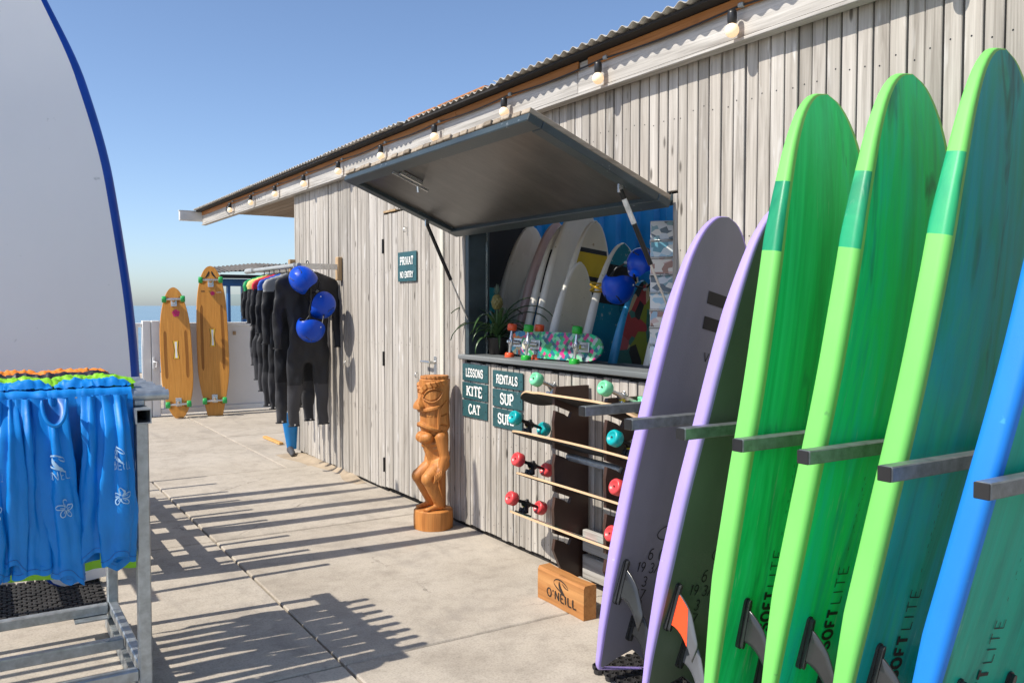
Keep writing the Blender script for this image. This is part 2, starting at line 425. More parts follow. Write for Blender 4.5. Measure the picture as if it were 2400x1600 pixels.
ZT=2.60
planks(Y_D0,Y_END,.03,ZT,mixed=True)                       # corner to door
planks(Y_O1,Y_D1-.055,.03,ZT)                   # between door and hatch
planks(Y_O0,Y_O1,1.965,ZT)                      # above the opening
planks(Y_O0,Y_O1,.03,1.085)                     # below the counter
planks(.55,Y_O0,.03,ZT)                         # right of the opening
planks(Y_D1,Y_D0,2.165,ZT)                      # over the door
# dark membrane and framing behind the cladding (its own openings)
mb=MB()
x0,x1=WX+.026,WX+.075
mb.box((x0,Y_D0,.0),(x1,Y_END-.01,2.62)); mb.box((x0,Y_O1,.0),(x1,Y_D1,2.62)); mb.box((x0,Y_O0+.001,1.96),(x1,Y_O1-.001,2.62))
mb.box((x0,Y_O0+.001,.0),(x1,Y_O1-.001,1.09)); mb.box((x0,.56,0),(x1,Y_O0,2.62)); mb.box((x0,Y_D1+.001,2.2),(x1,Y_D0-.001,2.62)); mb.box((x0+.02,Y_D1+.001,0),(x1,Y_D0-.001,2.199))
part('wall_membrane',mb,BLACKFELT,shack,True)
# end wall facing the sea, side away, back, floor
mb=MB(); mb.box((WX+.0,Y_END,.03),(5.2,Y_END+.022,2.52)); part('end_wall',mb,GREYWOOD,shack,True)
mb=MB(); mb.box((WX+.0,.52,.03),(5.2,.545,2.52)); part('end_wall',mb,GREYWOOD,shack,True)
mb=MB(); mb.box((WX+.076,.56,.02),(5.18,Y_END-.02,.09)); part('inside_floor',mb,FLOORGREY,shack,True)
# blue corrugated inner wall
def contfn(u,v):
    y=.6+u*6.45; p=(y/.235)%1
    d=.045*(smooth01((p-.05)/.12)-smooth01((p-.55)/.12))
    return (4.62-d,y,.09+v*2.38)
part('inner_wall',MB().grid(contfn,560,1,0,False),CONTAINERBLUE,shack,True)
part('inner_dark_sheet',MB().box((WX+.08,7.06,.09),(5.15,7.12,2.48)),DARK,shack,True)  # black sheet standing in for the unlit depth of the room
part('inner_ceiling',MB().box((WX+.08,.56,2.47),(3.66,Y_END-.03,2.51)).box((3.661,.56,2.47),(5.2,2.3,2.51)).box((3.661,6.98,2.47),(5.2,Y_END-.03,2.51)),plain('inside_ceiling',(.62,.62,.60),.8),shack,True)
# corner trim
part('corner_trim',MB().box((WX-.004,Y_END+.001,.03),(WX+.03,Y_END+.03,2.53),0,.003),GREYWOOD,shack,True)
# door
door=part('door',MB().box((WX+.022,Y_D1+.004,.04),(WX+.03,Y_D0-.006,2.155)),BLACKFELT,shack,True)
planks(Y_D1+.012,Y_D0-.008,.045,2.15,door,mixed=True)
for z in (1.905,1.04,.215):
    part('hinge',MB().tube([(WX-.008,Y_D0-.003,z-.055),(WX-.008,Y_D0-.003,z+.055)],.009,10),BLACKMETAL,door,True)
mb=MB(); mb.tube([(WX-.0,5.345,1.06),(WX-.05,5.345,1.06)],.011,10); mb.tube([(WX-.05,5.335,1.06),(WX-.052,5.40,1.062),(WX-.048,5.475,1.06)],.010,10)
mb.box((WX-.006,5.325,.93),(WX-.0005,5.365,1.10),0,.002)
part('handle',mb,CHROME,door,True)
part('door_post',MB().box((WX-.012,Y_D1-.052,.03),(WX+.02,Y_D1-.004,2.05),0,.004),plain('pale_painted_post',(.62,.60,.52),.5,0,.1,(20,20,3)),shack,True)
part('door_head',MB().box((WX-.01,5.98,2.158),(WX+.018,6.20,2.172)),PALEWOOD,shack,True)
# opening frame and counter
mb=MB(); mb.box((WX+.002,Y_O1-.045,1.135),(WX+.16,Y_O1-.002,1.958),0,.003); part('opening_jamb',mb,HATCHPAINT,shack,True)
mb=MB(); mb.box((WX+.002,Y_O0+.002,1.135),(WX+.10,Y_O0+.03,1.958),0,.003); part('opening_jamb',mb,GREYWOOD,shack,True)
mb=MB(); mb.box((WX+.001,Y_O0+.032,1.925),(WX+.12,Y_O1-.047,1.958),0,.003); part('opening_head',mb,HATCHPAINT,shack,True)
SILLWOOD=wood('counter_wood',(.10,.115,.125),(.16,.18,.19),(.27,.285,.29),1,.55,.0,.3,gs=12,bstr=.3)
mb=MB(); mb.box((WX-.035,Y_O0-.03,1.104),(WX+.15,Y_O1+.035,1.135),0,.005); part('counter',mb,SILLWOOD,shack,True)
mb=MB(); mb.box((WX+.152,Y_O0+.0,1.085),(WX+.42,Y_O1-.05,1.125),0,.004); part('counter',mb,SILLWOOD,shack,True)
PANE=new_mat('pane_edge',.08)[0]; PANE.node_tree.nodes['Principled BSDF'].inputs['Base Color'].default_value=(.55,.62,.62,1); PANE.node_tree.nodes['Principled BSDF'].inputs['Transmission Weight'].default_value=.8
part('pane_strip',MB().box((WX+.13,Y_O1-.058,1.137),(WX+.138,Y_O1-.046,1.92)),PANE,shack,True)
# fascia boards
for a,b in ((.4,3.62),(3.623,5.09),(5.093,9.1),(9.103,11.99)):
    part('fascia_board',MB().box((2.665,a,2.528+random.uniform(-.003,.003)),(2.70,b,2.685),0,.004),GREYWOOD_Y,shack,True)
part('fascia_lip',MB().box((2.655,.4,2.512),(2.712,11.99,2.526),0,.002),GREYWOOD_Y,shack,True)
for a,b in ((.4,3.52),(3.60,4.9),(4.902,8.0),(8.002,11.95)):
    part('purlin',MB().box((2.650,a,2.640),(2.6645,b,2.688),0,.004),PURLIN,shack,True)
part('roof_felt',MB().box((2.585,.4,2.690),(2.72,12.0,2.702)),BLACKFELT,shack,True)
# corrugated sheets: slight fall to the back
def roof_sheet(a,b,dx,dz,xe=5.4):
    mb=MB(); n=int((b-a)/.076*8)
    rings=[]
    for x in (2.555+dx,2.9,xe):
        rings.append([(x,a+(b-a)*i/n, 2.716+dz-(x-2.555)*.02+.009*math.sin((a+(b-a)*i/n)/.076*2*PI)) for i in range(n+1)])
    r2=[[(x,y,z-.0025) for x,y,z in r] for r in rings]
    mb.loft(rings,False,0,False,True); mb.loft(r2,False,0,False,True); mb.loft([rings[0],r2[0]],False,0,False,True)
    part('roof_sheet',mb,ROOFMAT,shack,True)
for k,(a,b,dx) in enumerate(((.3,4.28,.0),(4.2,5.62,.03),(5.55,7.05,0),(6.98,9.3,.012),(9.24,12.03,0))):
    roof_sheet(a,b,dx,.004*(k%2),3.7 if k<3 else 5.4)
for a,b in ((4.45,5.06),(5.9,6.75),(5.1,5.5)):     # pale battens packing the sheets
    part('roof_batten',MB().box((2.60,a,2.7275),(2.66,b,2.742),0,.003),PURLIN,shack,True)
ADDED_PANEL,nt,b=new_mat('added_milky_panel',.6)       # unseen translucent panels, added to brighten the room behind the hatch
tr=nd(nt,'BsdfTranslucent'); tr.inputs[0].default_value=(.75,.77,.78,1); lk(nt,tr.outputs[0],nt.nodes['Material Output'].inputs[0])
for a,b_ in ((2.3,4.6),(4.62,6.98)):
    part('added_light_panel',MB().box((3.66,a,2.655),(5.4,b_,2.659)),ADDED_PANEL,shack,True)
# soffit over the sea-side porch
for i in range(11):
    xx=2.702+i*.098
    part('soffit_board',MB().box((xx,8.36,2.530),(xx+.092,10.5,2.545),0,.002),SOFFITWOOD,shack,True)
mb=MB(); mb.box((2.38,11.995,2.565),(2.70,12.06,2.69),0,.006); mb.box((2.375,11.99,2.691),(2.70,12.07,2.70))
part('gutter_end',mb,plain('white_gutter',(.66,.65,.62),.5),shack,True)

# ---- propped hatch
HA=Matrix.Translation((2.695,0,1.915))
ang=math.atan2(2.205-1.90,2.695-1.93)
Lh=.825
# local frame: e (outward-up), n (upward normal); local x = along e from hinge, y = world Y, z = n
e=Vector((-math.cos(ang),0,math.sin(ang))); nrm=Vector((math.sin(ang),0,math.cos(ang)))
HM=Matrix(((e.x,0,nrm.x,2.695),(0,1,0,0),(e.z,0,nrm.z,1.905),(0,0,0,1)))
hy0,hy1=2.955,4.965
hatch=part('hatch',MB().box((.02,hy0+.05,.008),(Lh-.02,hy1-.05,.018)).xf(HM),HATCHPLY,shack,True)
for nm,lo,hi in (('hatch_rail',(0,hy0,-.016),(.075,hy1,.0195)),('hatch_rail',(Lh-.075,hy0,-.016),(Lh,hy1,.0195)),('hatch_stile',(.0755,hy0+.001,-.016),(Lh-.0755,hy0+.075,.0195)),('hatch_stile',(.0755,hy1-.075,-.016),(Lh-.0755,hy1-.001,.0195))):
    part(nm,MB().box(lo,hi,0,.004).xf(HM),HATCHPAINT,hatch,True)
n=27; st=(hy1-hy0)/n
for i in range(n):
    j=random.uniform(-.004,.008)
    part('plank',MB().box((.005,hy0+i*st+.006,.021),(Lh+.004+j,hy0+(i+1)*st-.006,.044),0,.0025).xf(HM),wood('hatch_plank',(.20,.165,.125),(.34,.285,.22),(.44,.38,.30),0,.8,.4,.4) if i==0 else bpy.data.materials['hatch_plank'],hatch,True)
mb=MB()
mb.box((.60,4.33,-.02),(.74,4.36,.0075),0,.003); mb.box((.55,4.335,-.034),(.78,4.345,-.022)); mb.tube([HM.inverted()@(HM@V(.62,4.345,-.02)),V(.60,4.345,-.06)],.008,8)
part('latch',mb.xf(HM),CHROME,hatch,True)
for ytop,ybot,nm in ((4.93,4.90,'gas_strut'),(3.02,2.985,'gas_strut')):
    top=HM@V(.24,ytop,-.035); bot=V(2.735,ybot,1.36 if ytop>4 else 1.40)
    mid=top.lerp(bot,.58)
    mb=MB(); mb.tube([top,mid],.0115,12,0); mb.tube([mid,bot],.0055,10,1)
    mb.box(tuple(top-V(.012,.006,.012)),tuple(top+V(.012,.006,.04)),1)
    part(nm,mb,[BLACKMETAL,CHROME],hatch,True)
part('strut_sticker',MB().tube([(HM@V(.24,3.02,-.035)).lerp(V(2.735,2.985,1.40),.07),(HM@V(.24,3.02,-.035)).lerp(V(2.735,2.985,1.40),.26)],.0121,12),plain('sticker_white',(.65,.64,.60),.4,0,.3,(60,60,30)),hatch,True)

# ---------------------------------------------------------------- festoon lights
lights=thing('festoon_lights','black cable string of round warm bulbs along the fascia of the shack','string lights',T(2.61,6.4,2.5))
BULB,nt,b=new_mat('warm_bulb',.35); b.inputs['Base Color'].default_value=(.85,.75,.62,1)
b.inputs['Emission Color'].default_value=(1,.58,.25,1)
lw=nd(nt,'LayerWeight'); lw.inputs[0].default_value=.4
b.inputs['Emission Strength'].default_value=.55
cab=[]
for k in range(11):
    y=2.518+.8725*(k-1); z=2.628+.003*(k-1)*.5
    if k==0: y=1.64
    x=2.618
    mb=MB(); mb.lathe([(.004,0),(.017,.0),(.019,-.012),(.019,-.045),(.014,-.052)],14,0,T(x,y,z))
    sk=part('socket',mb,BLACKPLASTIC,lights,True)
    prof=[(max(.0285*math.sin(PI*i/10),.002),-.078+.0285*math.cos(PI*i/10)) for i in range(11)]
    mb=MB().lathe(prof,18,0,T(x,y,z)); part('bulb',mb,BULB,lights,True,True)
    part('clip',MB().box((x+.018,y-.035,z+.012),(x+.046,y-.008,z+.03),0,.004),GREYPVC,lights,True)
    cab.append((x+.03,y,z+.02))
pts=[]
for a,b_ in zip(cab[:-1],cab[1:]):
    for t in range(8):
        q=Vector(a).lerp(Vector(b_),t/8); q.z-= .012*math.sin(PI*t/8); pts.append(q)
pts.append(Vector(cab[-1])); l=Vector(cab[-1]); pts+=[l+V(-.02,.10,-.01),l+V(-.03,.16,-.05),l+V(-.03,.17,-.10),l+V(-.02,.10,-.135),l+V(0,-.05,-.12)]
part('cable',MB().tube(pts,.0045,6),BLACKPLASTIC,lights,True)

# ---------------------------------------------------------------- white fence and cabin beyond it
fence=thing('white_fence','low white panel fence closing the terrace towards the sea','fence',T(4.5,12.05,0))
def frame_panel(x0,x1):
    part('panel',MB().box((x0+.04,12.06,.10),(x1-.04,12.085,1.17),0,.003),FENCEWHITE,fence,True)
    part('top_rail',MB().box((x0,12.04,1.171),(x1,12.10,1.225),0,.006),WHITEPAINT,fence,True)
    part('bottom_rail',MB().box((x0,12.035,.03),(x1,12.105,.099),0,.006),WHITEPAINT,fence,True)
for x0,x1 in ((-2.0,-.05),(-.045,1.90),(2.12,4.35),(4.46,6.6)): frame_panel(x0,x1)
for x in (1.905,2.015,4.355,6.61): part('post',MB().box((x,12.02,.0),(x+.10,12.12,1.255),0,.006),WHITEPAINT,fence,True)
mb=MB(); mb.box((2.02,12.0,.62),(2.05,12.02,.78),0,.004); mb.tube([(2.035,12.0,.72),(2.035,11.95,.72),(2.06,11.945,.72),(2.035+.02,11.945,.65)],.012,8)
part('handle',mb,WHITEPAINT,fence,True)
part('bracket',MB().box((3.06,12.05,1.05),(3.10,12.06,1.10)),PALEWOOD,fence,True)

cabin=thing('blue_cabin','small blue framed glazed cabin with corrugated roof behind the white fence','building',T(5.6,17.6,0))
def bx(nm,lo,hi,m,ch=.004): return part(nm,MB().box(lo,hi,0,ch),m,cabin,True)
for xx,ww_ in ((3.98,.05),(4.24,.07),(4.52,.19),(4.83,.06),(5.4,.06),(6.0,.14)): bx('post',(xx,16.0,-.3),(xx+ww_,16.12,1.80),CABINBLUE)
bx('beam',(3.86,15.97,1.801),(4.72,16.13,1.93),CABINBLUE); bx('beam',(4.725,15.99,1.801),(6.3,16.14,1.93),CABINBLUE)
bx('timber_band',(4.73,16.01,1.66),(6.2,16.10,1.75),wood('cabin_band',(.14,.12,.10),(.22,.19,.16),(.3,.27,.23),0))
for z in (.55,): bx('beam',(3.86,16.0,z),(6.3,16.1,z+.09),CABINBLUE)
GLASS,nt,b=new_mat('pale_glass',.05); b.inputs['Base Color'].default_value=(.80,.88,.90,1); b.inputs['Transmission Weight'].default_value=1.0; b.inputs['IOR'].default_value=1.02
for a,b_ in ((4.035,4.235),(4.315,4.515),(4.715,4.825),(4.895,5.395),(5.465,5.995)):
    bx('pane',(a,16.05,.645),(b_,16.056,1.655),GLASS,0)
def crf(u,v): 
    x=3.75+u*2.8; return (x,15.7+v*.9,2.03+.10*min(1,u*3.2)-.03*max(0,u-.3)+.012*math.sin(x/.076*2*PI)+v*.12)
part('roof',MB().grid(crf,300,2),plain('cabin_roof',(.10,.09,.08),.8,0,.3),cabin,True)
def crf2(u,v): p=crf(u,v); return (p[0],p[1],p[2]-.012)
part('roof_underside',MB().grid(crf2,40,2),BLACKFELT,cabin,True)
bx('roof_beam',(3.8,15.75,1.935),(6.5,15.83,2.0),BLACKFELT)
bx('floor_block',(3.9,15.9,-3.0),(6.7,17.2,-.3),FENCEWHITE)
part('rope',MB().tube([(4.60,15.96,1.85),(4.50,15.93,1.80),(4.47,15.93,1.72),(4.55,15.93,1.63),(4.62,15.93,1.57)],.02,8),WHITEPAINT,cabin,True)

# ---------------------------------------------------------------- lettering (drawn strokes, no font files)
def arc(cx,cy,rx,ry,a0,a1,n=9): return [(cx+rx*math.cos(math.radians(a0+(a1-a0)*i/n)),cy+ry*math.sin(math.radians(a0+(a1-a0)*i/n))) for i in range(n+1)]
GL={ # letter: (width, [strokes])
'L':(.62,[[(.12,1),(.12,0)],[(.12,0),(.6,0)]]), 'E':(.66,[[(.12,1),(.12,0)],[(.12,1),(.62,1)],[(.12,.5),(.5,.5)],[(.12,0),(.64,0)]]),
'S':(.68,[[(.60,.80)]+arc(.34,.75,.25,.25,20,270,12)+arc(.34,.25,.26,.25,90,-160,12)+[(.08,.2)]]),
'O':(.82,[arc(.41,.5,.33,.5,90,450,22)]), 'N':(.82,[[(.12,0),(.12,1)],[(.12,1),(.70,0)],[(.70,0),(.70,1)]]),
'K':(.80,[[(.12,0),(.12,1)],[(.12,.42),(.68,1)],[(.30,.60),(.72,0)]]), 'I':(.34,[[(.17,0),(.17,1)]]),
'T':(.72,[[(.36,0),(.36,1)],[(.04,1),(.68,1)]]), 'C':(.74,[arc(.42,.5,.33,.5,40,320,18)]),
'A':(.84,[[(.08,0),(.42,1)],[(.42,1),(.76,0)],[(.22,.32),(.62,.32)]]),
'R':(.80,[[(.12,0),(.12,1)],[(.12,1),(.42,1)]+arc(.42,.75,.22,.25,90,-90,8)+[(.12,.5)],[(.40,.5),(.72,0)]]),
'U':(.80,[[(.12,1),(.12,.3)]+arc(.40,.3,.28,.3,180,360,10)+[(.68,.3),(.68,1)]]),
'P':(.72,[[(.12,0),(.12,1)],[(.12,1),(.40,1)]+arc(.40,.74,.24,.26,90,-90,8)+[(.12,.48)]]),
'F':(.64,[[(.12,0),(.12,1)],[(.12,1),(.62,1)],[(.12,.5),(.5,.5)]]), 'V':(.80,[[(.06,1),(.40,0)],[(.40,0),(.74,1)]]),
'Y':(.78,[[(.05,1),(.39,.48)],[(.73,1),(.39,.48)],[(.39,.48),(.39,0)]]), 'G':(.78,[arc(.42,.5,.33,.5,45,335,18)+[(.74,.45)],[(.45,.45),(.74,.45)]]),
'H':(.80,[[(.12,0),(.12,1)],[(.68,0),(.68,1)],[(.12,.5),(.68,.5)]]), "'":(.22,[[(.11,1),(.09,.78)]]), '.':(.25,[[(.12,0),(.12,.08)]]), ' ':(.4,[]), '-':(.5,[[(.1,.5),(.4,.5)]]),
'6':(.6,[[(.48,.95)]+arc(.45,.45,.36,.5,100,180,6)+arc(.31,.28,.23,.28,180,540,16)]), '0':(.62,[arc(.31,.5,.23,.5,90,450,20)]),
'1':(.36,[[(.06,.8),(.2,1),(.2,0)]]), '9':(.6,[arc(.30,.72,.23,.28,0,360,16)+[(.50,.4),(.30,0)]]), '3':(.6,[arc(.28,.75,.24,.25,150,-80,10)+arc(.28,.26,.27,.26,80,-150,10)]),
'4':(.64,[[(.46,0),(.46,1),(.05,.3),(.6,.3)]]), '7':(.58,[[(.04,1),(.54,1),(.2,0)]]), '8':(.6,[arc(.3,.76,.21,.24,-90,270,14)+arc(.3,.26,.25,.26,90,450,14)]), '/':(.5,[[(.05,0),(.45,1)]]), 'x':(.5,[[(.05,0),(.45,.6)],[(.05,.6),(.45,0)]]),
'M':(.95,[[(.1,0),(.1,1)],[(.1,1),(.47,.2)],[(.47,.2),(.85,1)],[(.85,1),(.85,0)]]),'B':(.74,[[(.12,0),(.12,1)],[(.12,1),(.4,1)]+arc(.4,.76,.2,.24,90,-90,6)+[(.12,.52)],[(.4,.52)]+arc(.4,.26,.25,.26,90,-90,6)+[(.12,0)]]),
'D':(.8,[[(.12,0),(.12,1)],[(.12,1),(.35,1)]+arc(.35,.5,.36,.5,90,-90,12)+[(.12,0)]]),
}
def ribbon(pts,wd,closed=False):
    L=[];n=len(pts)
    for i,p in enumerate(pts):
        a=pts[max(i-1,0)]; b=pts[min(i+1,n-1)]
        if closed and i in (0,n-1): a=pts[-2]; b=pts[1]
        tx,ty=b[0]-a[0],b[1]-a[1]; l=math.hypot(tx,ty) or 1
        nx,ny=-ty/l,tx/l; k=1.0
        if 0<i<n-1:
            t1=(p[0]-a[0],p[1]-a[1]); l1=math.hypot(*t1) or 1; c=(t1[0]*tx+t1[1]*ty)/(l1*l); k=min(1.6,1/max(.5,c))
        L.append(((p[0]+nx*wd/2*k,p[1]+ny*wd/2*k),(p[0]-nx*wd/2*k,p[1]-ny*wd/2*k)))
    return L
def text_mb(word,h,mp,wd=.16,serif=False,slant=0.0,track=.10,fit=None,sub=1,wx_=1.0,mb=None):
    """mp(x,y,d) maps flat text coordinates (metres) to space, centred on 0; fit = total width"""
    tot=sum(GL[c][0]*wx_+track for c in word)-track
    sx=h*wx_ if fit is None else fit/tot*wx_
    kx=sx/wx_
    x=-tot*kx/2; mb=mb or MB(); d=0
    for c in word:
        wd_c,strokes=GL[c]
        segs=[]
        for s in strokes:
            q=list(s)
            segs.append((q,wd))
            if serif and not (q[0]==q[-1]):
                for e_,o_ in ((q[0],q[1]),(q[-1],q[-2])):
                    if abs(e_[1])<.01 or abs(e_[1]-1)<.01:
                        if abs(e_[1]-o_[1])>.2:
                            yy=e_[1]+(.045 if e_[1]<.5 else -.045)
                            segs.append(([(e_[0]-.17,yy),(e_[0]+.17,yy)],.10))
                        elif abs(e_[0]-o_[0])>.2 and e_[0]>.4 or (c in 'T' and abs(e_[0]-o_[0])>.2):
                            segs.append(([(e_[0],e_[1]+(.05 if e_[1]<.5 else -.0)),(e_[0],e_[1]+(.26 if e_[1]<.5 else -.24))],.09))
                    elif c in 'SC':
                        segs.append(([(e_[0],e_[1]-.13),(e_[0],e_[1]+.14)],.10))
        for q,wdt in segs:
            cl=q[0]==q[-1]
            if sub>1 and len(q)==2:
                q=[(q[0][0]+(q[1][0]-q[0][0])*t/sub,q[0][1]+(q[1][1]-q[0][1])*t/sub) for t in range(sub+1)]
            # square ends reach half a stroke past the skeleton for joins
            rb=ribbon(q,wdt,cl)
            d+=1; vs=[]
            for a,b in rb:
                for p in (a,b):
                    px=x+(p[0])*sx+slant*(p[1]-.5)*h; py=(p[1]-.5)*h
                    vs.append(mp(px,py,d*.00012))
            mb.add(vs,[(2*i,2*i+1,2*i+3,2*i+2) for i in range(len(rb)-1)])
        x+=(wd_c*wx_+track)*kx
    return mb
def plane_map(o,xd,yd,nd_):
    o=Vector(o); xd=Vector(xd); yd=Vector(yd); nd_=Vector(nd_)
    return lambda x,y,d: o+xd*x+yd*y+nd_*(d+.0006)

# ---------------------------------------------------------------- painted signs on the cladding
def sign(lo,hi,rows,label,tilt=0.0):
    (y1,z1),(y0,z0)=lo,hi                      # top-left (far end, high) and bottom-right
    cy,cz=(y0+y1)/2,(z0+z1)/2; hw,hh=(y1-y0)/2,(z1-z0)/2
    t=thing('sign',label,'sign',T(WX-.006,cy,cz)@RX(tilt),'painted signs on the cladding')
    part('board',MB().box((-.006,-hw,-hh),(.0025,hw,hh),0,.0015),SIGNMAT,t)
    for word,zc,h,fit in rows:
        mb=text_mb(word,h*.88,plane_map((-.0062,0,zc),(0,-1,0),(0,0,1),(-1,0,0)),.18,True,0,.10,fit*.90)
        part('lettering',mb,SIGNWHITE,t)
    for sy in (-1,1):
        part('screw',MB().lathe([(.004,0),(.004,.0015)],8,0,T(-.006,sy*(hw-.015),0)@RY(-PI/2)),BLACKMETAL,t)
sign((5.935,1.842),(5.625,1.626),[('PRIVAT',.042,.062,.255),('NO ENTRY',-.058,.048,.255)],'dark teal PRIVAT NO ENTRY sign on the plank door')
sign((4.945,1.075),(4.622,.968),[('LESSONS',.0,.055,.25)],'dark teal sign lettered LESSONS below the counter',.0)
sign((4.948,.956),(4.625,.852),[('KITE',.0,.068,.225)],'dark teal sign lettered KITE under the LESSONS sign')
sign((4.946,.842),(4.628,.735),[('CAT',.0,.065,.17)],'dark teal sign lettered CAT, lowest of the left column')
sign((4.560,1.057),(4.222,.955),[('RENTALS',.0,.056,.275)],'dark teal sign lettered RENTALS below the counter')
sign((4.562,.943),(4.226,.838),[('SUP',.0,.070,.17)],'dark teal sign lettered SUP under the RENTALS sign')
sign((4.560,.826),(4.228,.712),[('SURF',.0,.066,.23)],'dark teal SURF sign half hidden behind a teal skateboard wheel')

# ---------------------------------------------------------------- surfboards
WS=[0,.01,.03,.1,.25,.45,.6,.75,.87,.94,.98,.995,1]
LONG=[.60,.70,.755,.85,.955,1,.99,.92,.76,.57,.36,.19,.02]
FISH=[.60,.66,.69,.79,.92,1,.99,.92,.77,.58,.36,.19,.02]
ROUND=[.02,.17,.31,.56,.83,1,.98,.88,.70,.50,.32,.17,.02]
PIN=[.10,.17,.25,.45,.75,1,.98,.86,.64,.44,.26,.14,.02]
SUPP=[.30,.42,.50,.68,.90,1,.99,.91,.74,.55,.34,.18,.02]
def surfboard(name,label,M,L,W,th,prof,mats,rn=.12,rt=.03,boxy=True,fins=None,swallow=0,flip=False,cat='surfboard',group=None,face_bands=(),rail_bands=(),n=56,edge=.012):
    """local x width, -y bottom face, z from tail to nose. mats: face, rail, deck, edge line, then band colours"""
    t=thing(name,label,cat,M,group)
    def ww(s): return pchip(s,WS,prof)*W/2
    def rock(s): return rn*(max(0,s-.45)/.55)**2.3+rt*(max(0,.45-s)/.45)**2
    def tt(s): return th*min(1,.30+2.6*min(s+.02,1.02-s))
    ss=[0,.004,.01,.02,.035]+[.05+.85*i/n for i in range(n+1)]+[.92,.94,.955,.97,.98,.988,.994,.998,1.0]
    # section: half-width hw, thickness th. angles listed from bottom centre round the left rail to the deck
    face=MB(); rail=MB(); deck=MB(); edg=MB()
    def sec(s):
        hw=max(ww(s),.003); T_=tt(s); y0=rock(s); z=s*L
        if flip: z=L-z; 
        r=min(.6*T_*.5 if boxy else .98*T_*.5,hw*.8)
        def left(sg):
            P=[(sg*(hw-r-edge),0)] if hw-r-edge>.0005 else [(sg*.0005,0)]
            P.append((sg*max(hw-r,.0008),0))
            for k in range(1,6): a=PI/2*k/6; P.append((sg*(hw-r+r*math.sin(a)),r-r*math.cos(a)))
            P.append((sg*hw,r)); P.append((sg*hw,T_-r))
            for k in range(1,6): a=PI/2*k/6; P.append((sg*(hw-r+r*math.cos(a)),T_-r+r*math.sin(a)))
            P.append((sg*max(hw-r,.0008),T_+0.002))
            return [(x,y+y0,z) for x,y in P]
        return left(-1),left(1)
    secs=[sec(s) for s in ss]
    def mi(s,bands):
        for k,(a,b) in enumerate(bands):
            if a<=s<b: return k+1
        return 0
    for side in (0,1):
        for i in range(len(ss)-1):
            A=secs[i][side]; B=secs[i+1][side]
            sm=(ss[i]+ss[i+1])/2
            edg.add([A[0],A[1],B[1],B[0]],[(0,1,2,3)],0,True)
            k=mi(sm,rail_bands)
            for j in range(1,len(A)-1): rail.add([A[j],A[j+1],B[j+1],B[j]],[(0,1,2,3)],k,True)
    for i in range(len(ss)-1):
        k=mi((ss[i]+ss[i+1])/2,face_bands); A,B=secs[i],secs[i+1]
        a0,a1=Vector(A[0][0]),Vector(A[1][0]); b0,b1=Vector(B[0][0]),Vector(B[1][0]); N=6
        cut=swallow*max(0,1-ss[i]*L/.12) if swallow else 0; cut2=swallow*max(0,1-ss[i+1]*L/.12) if swallow else 0
        for j in range(N):
            face.add([a0.lerp(a1,j/N),a0.lerp(a1,(j+1)/N),b0.lerp(b1,(j+1)/N),b0.lerp(b1,j/N)],[(0,1,2,3)],k,True)
        d0,d1=Vector(A[0][-1]),Vector(A[1][-1]); e0,e1=Vector(B[0][-1]),Vector(B[1][-1])
        for j in range(N):
            q=[d0.lerp(d1,j/N),d0.lerp(d1,(j+1)/N),e0.lerp(e1,(j+1)/N),e0.lerp(e1,j/N)]
            for v_,u_ in zip(q,(j/N,(j+1)/N,(j+1)/N,j/N)): v_.y+=.012*math.sin(PI*u_)*min(1,6*min(ss[i]+.05,1.03-ss[i]))
            deck.add(q,[(0,1,2,3)],0,True)
    # tail end cap
    A=secs[0]; ring=list(A[0][1:])+list(reversed(A[1][1:]))
    rail.add(ring,[tuple(range(len(ring)))],0)
    if swallow:
        sh=lambda p: (p[0],p[1],p[2]+ (swallow*max(0,1-abs(p[0])/(W*.30))**.8 if p[2]<.14 else 0)*max(0,1-p[2]/.14))
        for m_ in (face,rail,deck,edg): m_.v=[sh(p) for p in m_.v]
    f_=part('face',face,[mats[0]]+list(mats[4:4+len(face_bands)]),t,weld=True)
    part('edge_line',edg,mats[3],t,weld=True)
    part('rail',rail,[mats[1]]+list(mats[4+len(face_bands):]),t,weld=True); part('deck',deck,mats[2],t,weld=True)
    for fn in (fins or ()): fin(t,rock,L,flip,*fn)
    return t,rock
